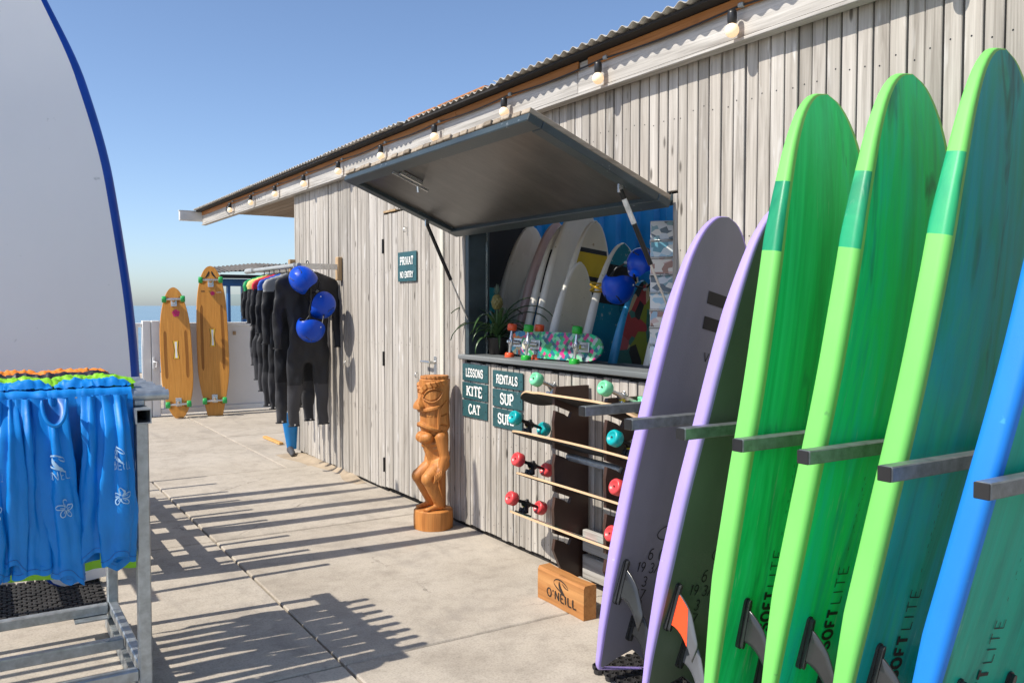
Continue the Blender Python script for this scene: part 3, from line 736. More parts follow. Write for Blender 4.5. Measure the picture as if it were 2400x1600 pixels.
def fin(t,rock,L,flip,x,z,base,height,sweep,mat,cant=0.0,tip=None,plug=True,parent=None):
    """swept fin standing out of the bottom face (towards -y), leading edge up the board"""
    s=z/L; zz=(L-z) if flip else z; sg=-1 if flip else 1
    y0=rock(s)
    lead=[];trail=[]
    for k in range(9):
        u=k/8
        lead.append((base*(1-u*.15)-sweep*u**1.5-base*.28*max(0,u-.6)/.4*1.0, height*u))
        trail.append((-sweep*.95*u**1.35+base*.16*math.sin(PI*u), height*u*.97))
    pts=lead+[(lead[-1][0]-base*.12,height*1.02)]+list(reversed(trail))
    th=.007
    fr=T(x,y0,zz)@RZ(cant)@Matrix(((0,0,1,0),(0,-1,0,0),(sg,0,0,0),(0,0,0,1)))
    mb=MB()
    n=len(pts)
    cz=sum(p[0] for p in pts)/n; cy=sum(p[1] for p in pts)/n
    # lens section: thin edges, thick core
    def rg(k,dz): return [fr@Vector((cz+(p[0]-cz)*k,cy+(p[1]-cy)*k if p[1]>.004 else p[1],dz)) for p in pts]
    mb.loft([rg(.55,th/2),rg(.9,th*.35),rg(1,0),rg(.9,-th*.35),rg(.55,-th/2)],True,0,True,True)
    f=part('fin',mb,mat,t)
    if plug:
        mb=MB(); m_=[]
        a0,a1=-.025,base+.025
        prof=[(a0+.012*(1-math.cos(a)) if 0 else 0,0) for a in ()]
        oval=[]
        for k in range(9): a=-PI/2+PI*k/8; oval.append((a1-.013+.013*math.cos(a),.013*math.sin(a)))
        for k in range(9): a=PI/2+PI*k/8; oval.append((a0+.013+.013*math.cos(a),.013*math.sin(a)))
        fr2=T(x,y0+.004,zz)@RZ(cant)@Matrix(((0,1,0,0),(0,0,-1,0),(sg,0,0,0),(0,0,0,1)))
        mb.prism(oval,.014,0,fr2); 
        oval2=[(p[0]*.96+.02*base,p[1]*.55) for p in oval]; mb.prism(oval2,.026,0,fr2)
        part('fin_plug',mb,FINBLACK,t)
    if tip:
        tp=[p for p in lead if p[1]<=height*.62]; tr=[p for p in trail if p[1]<=height*.76]
        pts2=[(p[0]-.004,p[1]) for p in tp]+[(p[0]+.002,p[1]) for p in reversed(tr)]
        mb=MB()
        for sgn in (1,-1):
            mb.prism(pts2,.0008*sgn,0,fr@T(0,0,sgn*th*.52))
        part('fin_panel',mb,tip,f)
    return f

def board_matrix(x0,Y,ph,ps,z0=.03): return T(x0,Y,z0)@RX(ps)@RY(ph)
def face_text(t,rock,L,word,h,fit,x,z0,wd,mat,slant=0,track=.12,rot=True,nm='lettering',up=True):
    """print running up the bottom face (reading towards the nose)"""
    def mp(a,b,d):
        if rot: X,Z=x-b,z0+a
        else: X,Z=x+a,z0+b
        return Vector((X,rock(Z/L)-.0016-d,Z))
    mb=text_mb(word,h,mp,wd,False,slant,track,fit,sub=3)
    return part(nm,mb,mat,t)

RACKG='boards in the wall rack'
soft_fins=[(-.15,.34,.115,.135,.085,FINBLACK,.12),(-.025,.17,.125,.15,.09,FINBLACK,0),(.10,.34,.115,.135,.085,FINBLACK,-.12)]
def softboard(label,p,skin,rail,railpatch):
    x0,Y,ph,L,W,rn,th,ps=p

    t,rock=surfboard('surfboard',label,board_matrix(x0,Y,ph,ps),L,W,.072,LONG,[skin,rail,rail if rail is SOFTGREEN_RAIL else DECKGREY,SOFTGREEN_EDGE if rail is SOFTGREEN_RAIL else rail,railpatch],rn,.03,True,soft_fins,group=RACKG,rail_bands=((.735,.845),))
    face_text(t,rock,L,'SOFT',.045,.135,-.045,.43,.24,PRINTBLACK,0,.14)
    face_text(t,rock,L,'LITE',.045,.125,-.045,.572,.07,PRINTBLACK,0,.14)
    face_text(t,rock,L,'-  .-.-.-..-.-',.022,.24,-.045,.80,.08,PRINTBLACK,0,.1)

    return t
PATCH=streaky('rail_patch_green',[(.3,(.0,.22,.11)),(.5,(.02,.36,.16)),(.7,(.05,.45,.16))])
softboard('lime railed soft surfboard with plain green marbled face, third in the wall rack',(2.155,1.935,.145,2.145,.545,.155,.07,.073),SKIN_G1,SOFTGREEN_RAIL,PATCH)
softboard('lime railed soft surfboard with green and turquoise marbled face, fourth in the wall rack',(2.205,1.755,.128,2.145,.56,.16,.07,.132),SKIN_G2,SOFTGREEN_RAIL,PATCH)
softboard('lime railed soft surfboard with dark teal marbled face, tallest in the wall rack',(2.175,1.51,.165,2.18,.53,.145,.07,.128),SKIN_G3,SOFTGREEN_RAIL,PATCH)
softboard('bright blue railed soft surfboard at the right edge of the wall rack',(2.150,1.285,.163,2.30,.56,.16,.07,.169),SKIN_B,BLUE_RAIL,BLUE_RAIL)
def fishboard(label,p,skin,f1,tip):
    x0,Y,ph,L,W,rn,th,ps=p
    fins=[(-.165,.29,.125,.14,.085,f1,.15,tip),(-.05,.15,.12,.14,.085,f1,0,None),(.10,.29,.12,.14,.085,f1,-.15,None)]
    t,rock=surfboard('surfboard',label,board_matrix(x0,Y,ph,ps),L,W,.058,FISH,[skin,PURPLE_RAIL,DECKGREY,PURPLE_RAIL],rn,.03,True,fins,swallow=.085,group=RACKG,edge=.006)
    for k,(a,h_) in enumerate((('6 0',.045),('19 3/4',.038),('3',.038),('47',.045))):
        face_text(t,rock,L,a,h_,None,-.02-.012*k,.47-.055*k,.11,PRINTBLACK,.01,.1,False)
    # little fish mark drawn above the numbers
    fish=[(-.05,0)]+arc(0,0,.05,.028,180,20,8)+[(.075,.03),(.065,0),(.075,-.03)]+arc(0,0,.05,.028,-20,-180,8)
    rb=ribbon(fish,.004,True); mb=MB(); vs=[]
    for a,b in rb:
        for q in (a,b): Z=.56+q[1]*1.0+q[0]*.25; vs.append(V(.01+q[0],rock(Z/L)-.0018,Z))
    mb.add(vs,[(2*i,2*i+1,2*i+3,2*i+2) for i in range(len(rb)-1)]); part('fish_mark',mb,PRINTBLACK,t)
    return t,rock
t,rock=fishboard('lilac railed foam surfboard with grey violet face, leftmost in the wall rack',(2.145,2.545,.235,1.82,.475,.065,.06,.075),SKIN_P1,FINBLACK,None)
for z in (1.46,1.36):
    def fb(u,v,z=z): Z=z+.05*v; return V(-.05+.12*u,rock(Z/1.82)-.0016,Z)
    part('stripe_print',MB().grid(fb,4,3),PRINTBLACK,t)
face_text(t,rock,1.82,'VIS',.035,.07,.02,1.255,.12,PRINTBLACK,.01,.1,False)
fishboard('lilac railed foam surfboard with dark green face and an orange fin',(2.138,2.264,.212,1.83,.50,.077,.06,.127),SKIN_P2,FINCLEAR,ORANGEFIN)

# steel rack with projecting arms for these boards
rk=thing('board_rack','galvanised steel board rack with square arms projecting from the wall','rack',T(2.6,1.9,0))
for i,(x,y) in enumerate(((2.032, 2.73),(1.941, 2.34),(1.942, 2.078),(1.925, 1.816),(1.925, 1.577),(1.904, 1.313),(1.913, 1.075),(1.95, 0.84))):
    o=part('arm',MB().box((x+.006,y-.0195,1.016),(2.655,y+.0195,1.055),0,.003),DARKSTEEL,rk,True)
    part('arm_cap',MB().box((x,y-.019,1.0165),(x+.0055,y+.019,1.0545),0,.002),BLACKPLASTIC,o,True)
part('back_beam',MB().box((2.657,.6,1.01),(2.70,3.0,1.06),0,.003),GALV,rk,True)
for y in (.75,2.95): part('upright',MB().box((2.657,y-.02,.02),(2.70,y+.02,1.009),0,.003),GALV,rk,True)
# honeycomb rubber mats
def honey_mat(label,x0,x1,y0,y1,rot=0,r=.017,pitch=.042):
    mb=MB(); iy=0; y=y0
    k=8; h=.016; wl=.0035
    while y<y1:
        x=x0+(pitch/2 if iy%2 else 0)
        while x<x1:
            ri=[]; 
            for rr,zz in ((r+wl,0.0),(r+wl,h),(r,h),(r,0.0)):
                ri.append([(x+rr*math.cos(2*PI*j/k),y+rr*math.sin(2*PI*j/k),zz) for j in range(k)])
            mb.loft(ri,True,0,False,False)
            x+=pitch
        y+=pitch*.866; iy+=1
    cx,cy=(x0+x1)/2,(y0+y1)/2
    o=part('rubber_mat',mb.xf(T(-cx,-cy,0)),RUBBER); o.location=(cx,cy,.0025); o.rotation_euler.z=rot; WM[o.name]=T(cx,cy,.0025)
    # thin connecting web
    return tag(o,label,'mat')
honey_mat('black honeycomb rubber mat under the boards of the wall rack',2.08,2.66,1.0,2.72)

# ---------------------------------------------------------------- tall boards standing on the left
LEFTG='tall boards in the left rack'
SUP2=[.30,.42,.50,.68,.92,.98,.90,.73,.50,.31,.17,.09,.02]
SUP3=[.30,.42,.50,.68,.92,1,.985,.85,.57,.36,.20,.10,.02]
def leftboard(label,y,xc,L,W,th,mats,lean=0.0,rn=.22,tilt=.0,prof=None):
    return surfboard('paddle_board',label,T(xc,y,.03)@RX(tilt)@RY(lean),L,W,th,prof or SUPP,mats,rn,.06,False,None,cat='paddle board',group=LEFTG,edge=.004)
leftboard('huge white paddle board with navy blue rail filling the left side',4.86,.495,3.35,.82,.10,[WHITEBOARD,NAVYRAIL,WHITEBOARD,WHITEBOARD],-.12,.12,.0,SUP3)
leftboard('paddle board with teal and dark rail just behind the huge white board',5.17,.47,2.75,.78,.10,[TEALRAIL,DARKRAIL,WHITEBOARD,TEALRAIL],-.05,.1,.0,SUP2)
for k,(y,x,L) in enumerate(((5.72,.36,2.65),(6.04,.36,2.7),(6.44,.36,2.6),(6.74,.34,2.6))):
    leftboard(('third','fourth','fifth','last')[k]+' white paddle board of the left rack, hidden behind the huge white one',y,x,L,.76,.11,[WHITEBOARD,WHITEBOARD,WHITEBOARD,WHITEBOARD],-.02,.12)
lr=thing('board_rack','galvanised steel board rack with square arms on the left of the terrace','rack',T(-.1,5.9,0))
for y in (4.70,5.04,5.42,5.88,6.24,6.59,6.94,7.30,7.66):
    part('arm',MB().box((-.14,y-.02,.98),(.78,y+.02,1.02),0,.003),GALV,lr,True)
for z in (.98,):
    part('back_beam',MB().box((-.19,4.55,z-.005),(-.145,7.8,z+.045),0,.003),GALV,lr,True)
for y in (4.6,7.75): part('upright',MB().box((-.19,y-.02,.01),(-.145,y+.02,.972),0,.003),GALV,lr,True)
for z,x in ((.30,-.19),(.62,-.19)): part('beam',MB().box((x,4.62,z),(x+.045,7.73,z+.06),0,.003),GALV,lr,True)
for z,x in ((.36,.74),(.145,.74)): part('front_rail',MB().box((x,4.95,z),(x+.04,7.0,z+.08),0,.003),GALV,lr,True)
def weave_mat():
    mb=MB(); r=random.Random(3)
    y=0
    for i in range(22):
        for j in range(26):
            x0=-.55+j*.042+(.021 if i%2 else 0); y0=i*.03
            mb.box((x0,y0,.004),(x0+.036,y0+.022,.016+.006*r.random()),0,.003)
    mb.box((-.57,-.01,0),(.56,.67,.005))
    o=part('rubber_mat',mb,RUBBER); o.location=(-.02,4.46,.003); WM[o.name]=T(-.02,4.46,.003); o.rotation_euler.z=-.03
    return tag(o,'black woven rubber mat on the concrete behind the clothes rack','mat')
weave_mat()

# ---------------------------------------------------------------- clothes rack on the left
cr=thing('clothes_rack','galvanised square tube clothes rack with a row of round hanging tubes','rack',T(-.2,3.75,0))
YF,YR,XR=3.345,4.19,.52
def sq(nm,lo,hi,cap=None): return part(nm,MB().box(lo,hi,0,.004),GALV,cr,True)
sq('post',(XR-.022,YF-.022,.061),(XR+.022,YF+.022,1.03)); sq('post',(XR-.022,YR-.022,.061),(XR+.022,YR+.022,1.03))
sq('post',(-.95,YF-.022,.061),(-.906,YF+.022,1.03)); sq('post',(-.95,YR-.022,.061),(-.906,YR+.022,1.03))
def hollow(nm,x,z,y0,y1,s=.026,w_=.004):
    mb=MB()
    o_=[(x-s,z-s),(x+s,z-s),(x+s,z+s),(x-s,z+s)]; i_=[(x-s+w_,z-s+w_),(x+s-w_,z-s+w_),(x+s-w_,z+s-w_),(x-s+w_,z+s-w_)]
    R=lambda q,y:[(a,y,b) for a,b in q]
    mb.loft([R(i_,y0+.25),R(i_,y0),R(o_,y0),R(o_,y1)],True,0,False,False); mb.add(R(i_,y0+.25),[(0,1,2,3)],1); mb.add(R(o_,y1),[(0,1,2,3)])
    part(nm,mb,[GALV,DARK],cr,True)
hollow('top_rail',XR,1.058,YF-.06,YR+.05); hollow('top_rail',-.928,1.058,YF-.06,YR+.05)
hollow('bottom_rail',XR,.034+.0,YF-.06,YR+.05); hollow('bottom_rail',-.928,.034,YF-.06,YR+.05)
for y in (YF+.0,3.70,4.16):
    sq('cross_bar',(-.90,y-.02,.095),(XR-.024,y+.02,.137))
sq('side_bar',(XR-.018,YF+.024,.095),(XR+.018,YR-.024,.137))
part('caster_plate',MB().box((XR-.16,YR-.10,.088),(XR-.03,YR-.01,.094)),GALV,cr,True)
tubes=[3.39+.094*i for i in range(8)]
for i,y in enumerate(tubes):
    xe=.625+random.uniform(-.008,.008)
    mb=MB().tube([(-1.02,y,1.122),(xe,y,1.122)],.020,14,0,False); mb.tube([(xe,y,1.122),(xe-.06,y,1.122)],.0165,14,1,False)
    mb.add([(xe,y+rr*math.cos(2*PI*j/14),1.122+rr*math.sin(2*PI*j/14)) for rr in (.020,.0165) for j in range(14)],[(j,(j+1)%14,14+(j+1)%14,14+j) for j in range(14)])
    part('hanging_tube',mb,[GALV,DARK],cr,True)
    part('saddle',MB().box((XR-.02,y-.018,1.085),(XR+.02,y+.018,1.11),0,.005),GALV,cr,True)

LYCRA=plain('blue_lycra',(.002,.205,.62),.48,0,.12,(5,5,5),.25,30,spec=.35)
LYCRA2=plain('blue_lycra_inner',(.002,.11,.38),.45,0,.10,(5,5,5),.15,25)
LIME=plain('lime_lycra',(.22,.56,.015),.45,0,.12,(7,7,7),.15,25)
INK=plain('black_purple_lycra',(.018,.014,.026),.5,0,.25,(12,12,12),.15,30)
ORANGE=plain('orange_lycra',(.84,.24,.018),.5,0,.12,(9,9,9),.15,30)
def fold(x,y,seed,k=1.0):
    return noise.noise(Vector((x*9*k+seed*3.1,y*1.6,seed)))*.6+noise.noise(Vector((x*21*k+seed,y*3.4,seed+5)))*.35
def drape(parent,nm,x0,x1,yT,length,mat,seed,amp=.028,taper=.0,hem=.05,front=True,zt=1.145,off=.0,nu=72,nv=44):
    """cloth folded over a tube: short back flap, roll over the tube, front flap with pleats"""
    sg=-1 if front else 1
    def fn(u,v):
        xx=x0+(x1-x0)*u
        if v<.16:
            a=v/.16*PI; r_=.031+.009*fold(xx,0,seed+1,2.0)
            return (xx+.006*fold(xx,a,seed+3,2),yT-sg*r_*math.cos(a)*1.0+ (sg*off)*smooth01(v/.16),zt-.02+r_*math.sin(a)*(1+.3*fold(xx,2,seed)))
        q=(v-.16)/.84
        ln=length*(1+hem*fold(xx*.4,3,seed)*2)
        A=amp*(.8+.5*smooth01(q*1.6))
        d=.028+A*(fold(xx+.05*q*fold(xx*.3,q,seed+9),q*1.1,seed)*1.5+.55)+off
        xc=(x0+x1)/2
        return (xc+(xx-xc)*(1-taper*q)+.02*q*fold(xx,q,seed+7),yT+sg*d,zt-.02-ln*q)
    return part(nm,MB().grid(fn,nu,nv),mat,parent,True)
def sleeve(parent,nm,xt,xb,yT,zt,zb,w0,w1,mat,seed,off=.05,depth=.60):
    """hanging flattened sleeve with twisting folds"""
    def P_(u,v):
        a=2*PI*u; c=Vector((xt+(xb-xt)*smooth01(v)*.9+(xb-xt)*.1*v,yT-(.036+(off-.036)*smooth01(v/.22))-.03*math.sin(PI*min(1,v*1.1)),zt+(zb-zt)*v))
        wdt=w0*.72+(w1*1.12-w0*.72)*smooth01(v*1.25)+.005*math.sin(v*7+seed)
        g_=1-smooth01(v*1.5)
        rd=lambda q: 1-abs(q)*2.2
        k=1+(.15+.30*g_)*math.cos(5*a+seed*2+1.2*v)+(.20-.08*v)*math.sin(3*a+seed+2.6*v)
        k+=.16*rd(noise.noise(Vector((math.cos(a)*1.3+seed,math.sin(a)*1.3+v*.7,v*2.3+seed))))*(.4+.6*math.sin(PI*v))
        k+=.13*noise.noise(Vector((math.cos(a)*2.6,math.sin(a)*2.6+v*4,v*6+seed)))+.05*rd(noise.noise(Vector((math.cos(a)*4+seed,math.sin(a)*4+v*9,v*12))))
        hemz=(.022*math.sin(a+seed)+.012*math.sin(3*a))*smooth01((v-.5)*2)
        return (c.x+wdt*k*math.cos(a),c.y+wdt*depth*k*math.sin(a),c.z+hemz)
    mb=MB().grid(P_,56,46,0,True,True)
    ring=[P_(i/56,1.0) for i in range(56)]; top=[P_(i/56,0) for i in range(56)]
    ins=[(p[0]+(xb-p[0])*.06,p[1]+(yT-off-p[1])*.06,p[2]+.03) for p in ring]
    mb.loft([ring,ins],True,0,False,True); mb.add(ins,[tuple(range(56))])
    o=part(nm,mb,mat,parent,True)
    st_=[P_(i/56,.968) for i in range(57)]
    cxx=sum(q[0] for q in st_)/57; cyy=sum(q[1] for q in st_)/57
    part('hem_stitch',MB().tube([(cxx+(q[0]-cxx)*1.012,cyy+(q[1]-cyy)*1.012,q[2]) for q in st_],.0012,5),LYCRA2,o,True)
    return o,P_
def wave_logo(mp):
    """crescent wave emblem: two tapering curls"""
    mb=MB()
    def blade(pts,w0):
        n=len(pts); vs=[]
        for i,(x,y) in enumerate(pts):
            a=pts[max(i-1,0)]; b=pts[min(i+1,n-1)]; tx,ty=b[0]-a[0],b[1]-a[1]; l=math.hypot(tx,ty) or 1
            w_=w0*math.sin(PI*min(1,max(0.02,i/(n-1))))**.8+.004
            vs+= [(x-ty/l*w_,y+tx/l*w_),(x+ty/l*w_,y-tx/l*w_)]
        return vs,[(2*i,2*i+1,2*i+3,2*i+2) for i in range(n-1)]
    def bez(a,b,c,d,n=14): return [tuple((1-t)**3*a[q]+3*t*(1-t)**2*b[q]+3*t*t*(1-t)*c[q]+t**3*d[q] for q in (0,1)) for t in [i/n for i in range(n+1)]]
    for k,(pts,w0) in enumerate(((bez((.50,.02),(.30,.42),(-.50,.48),(-.56,.08)),.035),(bez((-.56,.10),(-.50,-.12),(-.10,-.22),(.42,-.50)),.035),(bez((-.14,.27),(-.20,.0),(.02,-.25),(.42,-.50)),.085),(bez((.08,.22),(.18,.10),(.34,.02),(.50,.02)),.03))):
        vs,fs=blade(pts,w0); mb.add([mp(x,y,k*.0002) for x,y in vs],fs)
    return mb
def flower(mp,s):
    mb=MB()
    for k in range(5):
        a0=k*72+10
        pet=[(0,0)]+[(s*(.25+.75*math.sin(PI*t/10)**.7 if 0 else 0),0) for t in ()]
        pts=[]
        for t in range(15):
            u=t/14; rr=s*(.18+.82*math.sin(PI*u)**.8); aa=math.radians(a0-34+68*u)+.25*math.sin(PI*u)
            pts.append((rr*math.cos(aa),rr*math.sin(aa)))
        rb=ribbon(pts,s*.10); vs=[]
        for a,b in rb: vs+=[mp(*a,k*.00015),mp(*b,k*.00015)]
        mb.add(vs,[(2*i,2*i+1,2*i+3,2*i+2) for i in range(14)])
        st=[(s*.12*math.cos(math.radians(a0)),s*.12*math.sin(math.radians(a0))),(s*.6*math.cos(math.radians(a0+12)),s*.6*math.sin(math.radians(a0+12)))]
        rb=ribbon(st,s*.06); vs=[]
        for a,b in rb: vs+=[mp(*a,.001),mp(*b,.001)]
        mb.add(vs,[(0,1,3,2)])
    return mb
PRINTPALE=plain('pale_print',(.30,.48,.66),.5)
def surf_map(P_,u0,v0,su,sv):
    """flat text coordinates -> on the sleeve surface around (u0,v0)"""
    def mp(x,y,d):
        u=u0+x*su; v=v0-y*sv
        p=Vector(P_(u,v)); e1=Vector(P_(u+.004,v))-p; e2=Vector(P_(u,v+.004))-p
        n=e1.cross(e2).normalized()
        if n.y>0: n=-n
        return p+n*(.006+d)
    return mp
BLUEG='blue rash vests on the clothes rack'
def vest(label,x0,x1,sl,seed,neck=None):
    t=thing('rash_vest',label,'rash vest',T((x0+x1)/2,tubes[0],.5),BLUEG)
    drape(t,'body',x0,x1,tubes[0]+.01,.56,LYCRA,seed,.026,-.04,.06)
    for k,(xt,xb,zb,w0,w1,prn) in enumerate(sl):
        o,P_=sleeve(t,'sleeve',xt,xb,tubes[0],1.135,zb,w0,w1,LYCRA,seed+k*1.7,.075+.02*k)
        if prn:
            su=-1/(2*PI*.062); L_=1.135-zb
            u0=.75
            def mk(v0): return surf_map(P_,u0+.01,v0,-su*.75,1/L_)
            part('lettering',text_mb("ONEILL",.026,mk(.40),.08,False,.004,.1,.10,3),PRINTPALE,o,True)
            m0=mk(.335); part('wave_mark',wave_logo(lambda x,y,d:m0(x*.07-.012,y*.07,d)),PRINTPALE,o,True)
            m1=mk(.585); part('flower_print',flower(m1,.034),PRINTPALE,o,True)
    if neck:
        xc,w_=neck
        n_=20
        U_=[(xc+w_*math.cos(PI+PI*i/n_)*(1+.10*math.sin(PI*i/n_)),tubes[0]-.118-.035*math.sin(PI*i/n_),1.135+.085*math.sin(PI+PI*i/n_)) for i in range(n_+1)]
        mb=MB().tube(U_,[.003]+[.0065]*(n_-1)+[.003],8); part('collar',mb,LYCRA,t,True)
        rows=[U_,[(xc+(p[0]-xc)*.75,p[1]+.03,1.135+(p[2]-1.135)*.72) for p in U_],[(xc+(p[0]-xc)*.4,p[1]+.045,1.135+(p[2]-1.135)*.3) for p in U_]]
        part('collar_lining',MB().loft(rows,False,0,False,True),LYCRA2,t,True)
vest('blue rash vest at the end of the clothes rack, flower print sleeve beside the post',.315,.495,[(.365,.352,.585,.036,.042,False),(.432,.432,.545,.042,.047,True)],1.3)
vest('blue rash vest with neck hole and full flower print in the middle of the rack',.20,.38,[(.235,.275,.505,.056,.046,True)],4.1,(.238,.036))
vest('blue rash vest second from the left edge on the clothes rack',.10,.235,[(.155,.165,.56,.034,.040,False)],6.4)
vest('blue rash vest cut by the left edge of the picture on the clothes rack',-.10,.14,[(.055,.04,.525,.046,.050,True),(.112,.118,.57,.032,.034,False)],8.8)
vest('blue rash vest beyond the left edge of the picture on the clothes rack',-.42,-.11,[(-.3,-.3,.55,.055,.055,False),(-.18,-.18,.55,.055,.055,False)],11.8)
def shirt(label,nm,x0,x1,yT,length,mat,seed,grp,amp=.02):
    t=thing(nm,label,'rash vest',T((x0+x1)/2,yT,.5),grp)
    drape(t,'body',x0,x1,yT,length,mat,seed,amp,-.02,.05); drape(t,'back_flap',x0+.005,x1-.005,yT,length*.9,mat,seed+2,amp,-.02,.05,False,1.143)
    for k in range(2):
        mb=MB(); xc=x0+(x1-x0)*(.3+.4*k)
        def fb(u,v): return (xc+(u-.5)*.16+.01*fold(u,v,seed),yT+(v-.5)*.07,1.158+.03*math.sin(PI*v)*abs(math.sin(PI*u))**.5+.016*fold(u*.4+seed,v,seed+k,2))
        mb.grid(fb,24,10); part('bunched_cloth',mb,mat,t,True)
for k,(a,b) in enumerate(((.28,.53),(.03,.295),(-.3,.02))):
    shirt(('lime green rash vest nearest the rack post, behind the blue ones','lime green rash vest in the middle, behind the blue ones','lime green rash vest cut by the left edge, behind the blue ones')[k],'rash_vest',a,b,tubes[2],.665,LIME,20+k*3,'lime rash vests on the clothes rack',.018)
for k,(a,b) in enumerate(((.17,.47),(-.13,.165))):
    shirt(('black rash vest with pink trim nearest the rack post','black rash vest further left on the clothes rack')[k],'rash_vest',a,b,tubes[4],.55,INK,40+k*3,'black rash vests on the clothes rack')
for k,(a,b) in enumerate(((.19,.46),(-.08,.185))):
    shirt(('orange rash vest nearest the tube ends on the rear tubes','orange rash vest further left on the rear tubes')[k],'rash_vest',a,b,tubes[6],.55,ORANGE,60+k*3,'orange rash vests on the clothes rack')

for k,(row,mat,nmn,ln) in enumerate(((1,LYCRA,'blue',.56),(3,LIME,'lime green',.60),(5,INK,'black',.55),(7,ORANGE,'orange',.5))):  # added rows, mostly hidden, so the rack casts a solid shadow
    for q,(a,b) in enumerate(((.26,.50),(-.02,.25))):
        shirt('%s rash vest added for shadow, second %s row, %s'%(nmn,nmn,('by the tube ends','towards the left edge')[q]),'rash_vest',a,b,tubes[row],ln,mat,80+k*5+q*2,'added second rows of rash vests filling the rack shadow')
# ---------------------------------------------------------------- skate things: trucks, wheels, decks
def wheel_mb(r,wd,mb=None,fr=None):
    mb=mb or MB(); fr=fr or Matrix()
    prof=[(r*.30,-wd/2+.006),(r*.55,-wd/2+.005),(r*.62,-wd/2),(r*.86,-wd/2),(r,-wd/2+.008),(r,wd/2-.008),(r*.86,wd/2),(r*.62,wd/2),(r*.55,wd/2-.005),(r*.30,wd/2-.006)]
    return mb.lathe(prof,22,0,fr)
def skate(name,label,M,L,W,shape,decktop,deckbot,edge,truckmat,wheelmat,r=.035,wd=.05,tx=None,rise=.0,group=None,bend=0.0,axle=.2,cat='skateboard'):
    """local x length, y width, +z the truck side (board shown belly up)"""
    t=thing(name,label,cat,M,group)
    ns=44; top=[];bot=[]; th=.011
    def hw(u): return shape(u)*W/2
    def zz(u): return -rise*(smooth01((abs(u)-.72)/.28))+bend*(1-u*u)
    rb=[];rt=[]
    us=[-1+2*i/ns for i in range(ns+1)]
    us=[math.copysign(1-(1-abs(u))**1.6,u) if 0 else math.sin(u*PI/2) for u in us]
    m1=MB();m2=MB();m3=MB(); N=8
    for a,b in zip(us[:-1],us[1:]):
        for j in range(N):
            ya,yb=-1+2*j/N,-1+2*(j+1)/N
            q=[(a*L/2,ya*hw(a)),(b*L/2,ya*hw(b)),(b*L/2,yb*hw(b)),(a*L/2,yb*hw(a))]
            uu=[a,b,b,a]
            m1.add([(p[0],p[1],zz(u)) for p,u in zip(q,uu)],[(0,1,2,3)],0,True)
            m2.add([(p[0],p[1],zz(u)-th) for p,u in zip(q,uu)],[(0,1,2,3)],0,True)
        for s in (-1,1):
            m3.add([(a*L/2,s*hw(a),zz(a)),(b*L/2,s*hw(b),zz(b)),(b*L/2,s*hw(b),zz(b)-th),(a*L/2,s*hw(a),zz(a)-th)],[(0,1,2,3)],0,True)
    for u in (us[0],us[-1]): m3.add([(u*L/2,-hw(u),zz(u)),(u*L/2,hw(u),zz(u)),(u*L/2,hw(u),zz(u)-th),(u*L/2,-hw(u),zz(u)-th)],[(0,1,2,3)])
    part('deck_underside',m1,deckbot,t,weld=True); part('deck_top',m2,decktop,t,weld=True); part('deck_edge',m3,edge,t,weld=True)
    tx=tx or L*.36
    za=.055+r*.2
    for s in (-1,1):
        x=s*tx; z0=zz(x/(L/2))
        mb=MB(); mb.box((x-.045,-.028,z0),(x+.045,.028,z0+.008),0,.002); mb.box((x-.035,-.014,z0+.008),(x-.010,.014,z0+.032),0,.004)
        mb.tube([(x,0,z0+.008),(x+s*.006,0,z0+za+.012)],.010,10); mb.tube([(x-s*.03,0,z0+.015),(x,0,z0+za-.006)],[.011,.014],10)
        mb.lathe([(.014,0),(.014,.006),(.008,.006),(.008,.014)],12,0,T(x,0,z0+za+.010))
        tr=part('truck',mb,truckmat,t)
        mb=MB(); k=axle/2-wd/2
        mb.tube([(x,-k,z0+za),(x,-k*.4,z0+za),(x,-.02,z0+za-.004),(x,.02,z0+za-.004),(x,k*.4,z0+za),(x,k,z0+za)],[.008,.010,.017,.017,.010,.008],10)
        part('hanger',mb,truckmat,tr)
        part('bushing',MB().lathe([(.015,-.006),(.015,.006)],12,0,T(x+s*.002,0,z0+za-.018)),plain('yellow_bushing',(.55,.45,.02),.5) if 'yellow_bushing' not in bpy.data.materials else bpy.data.materials['yellow_bushing'],tr)
        for q in (-1,1):
            fr=T(x,q*axle/2,z0+za)@RX(PI/2)
            wl=part('wheel',wheel_mb(r,wd,None,fr),wheelmat,t)
            part('bearing',MB().lathe([(r*.29,-wd/2+.0065),(r*.29,wd/2-.0065)],12,0,fr).tube([(x,q*axle/2-wd/2-.001,z0+za),(x,q*axle/2+wd/2+.001,z0+za)],.004,8),plain('rusty_bearing',(.16,.09,.06),.4,.6) if 'rusty_bearing' not in bpy.data.materials else bpy.data.materials['rusty_bearing'],wl)
    return t
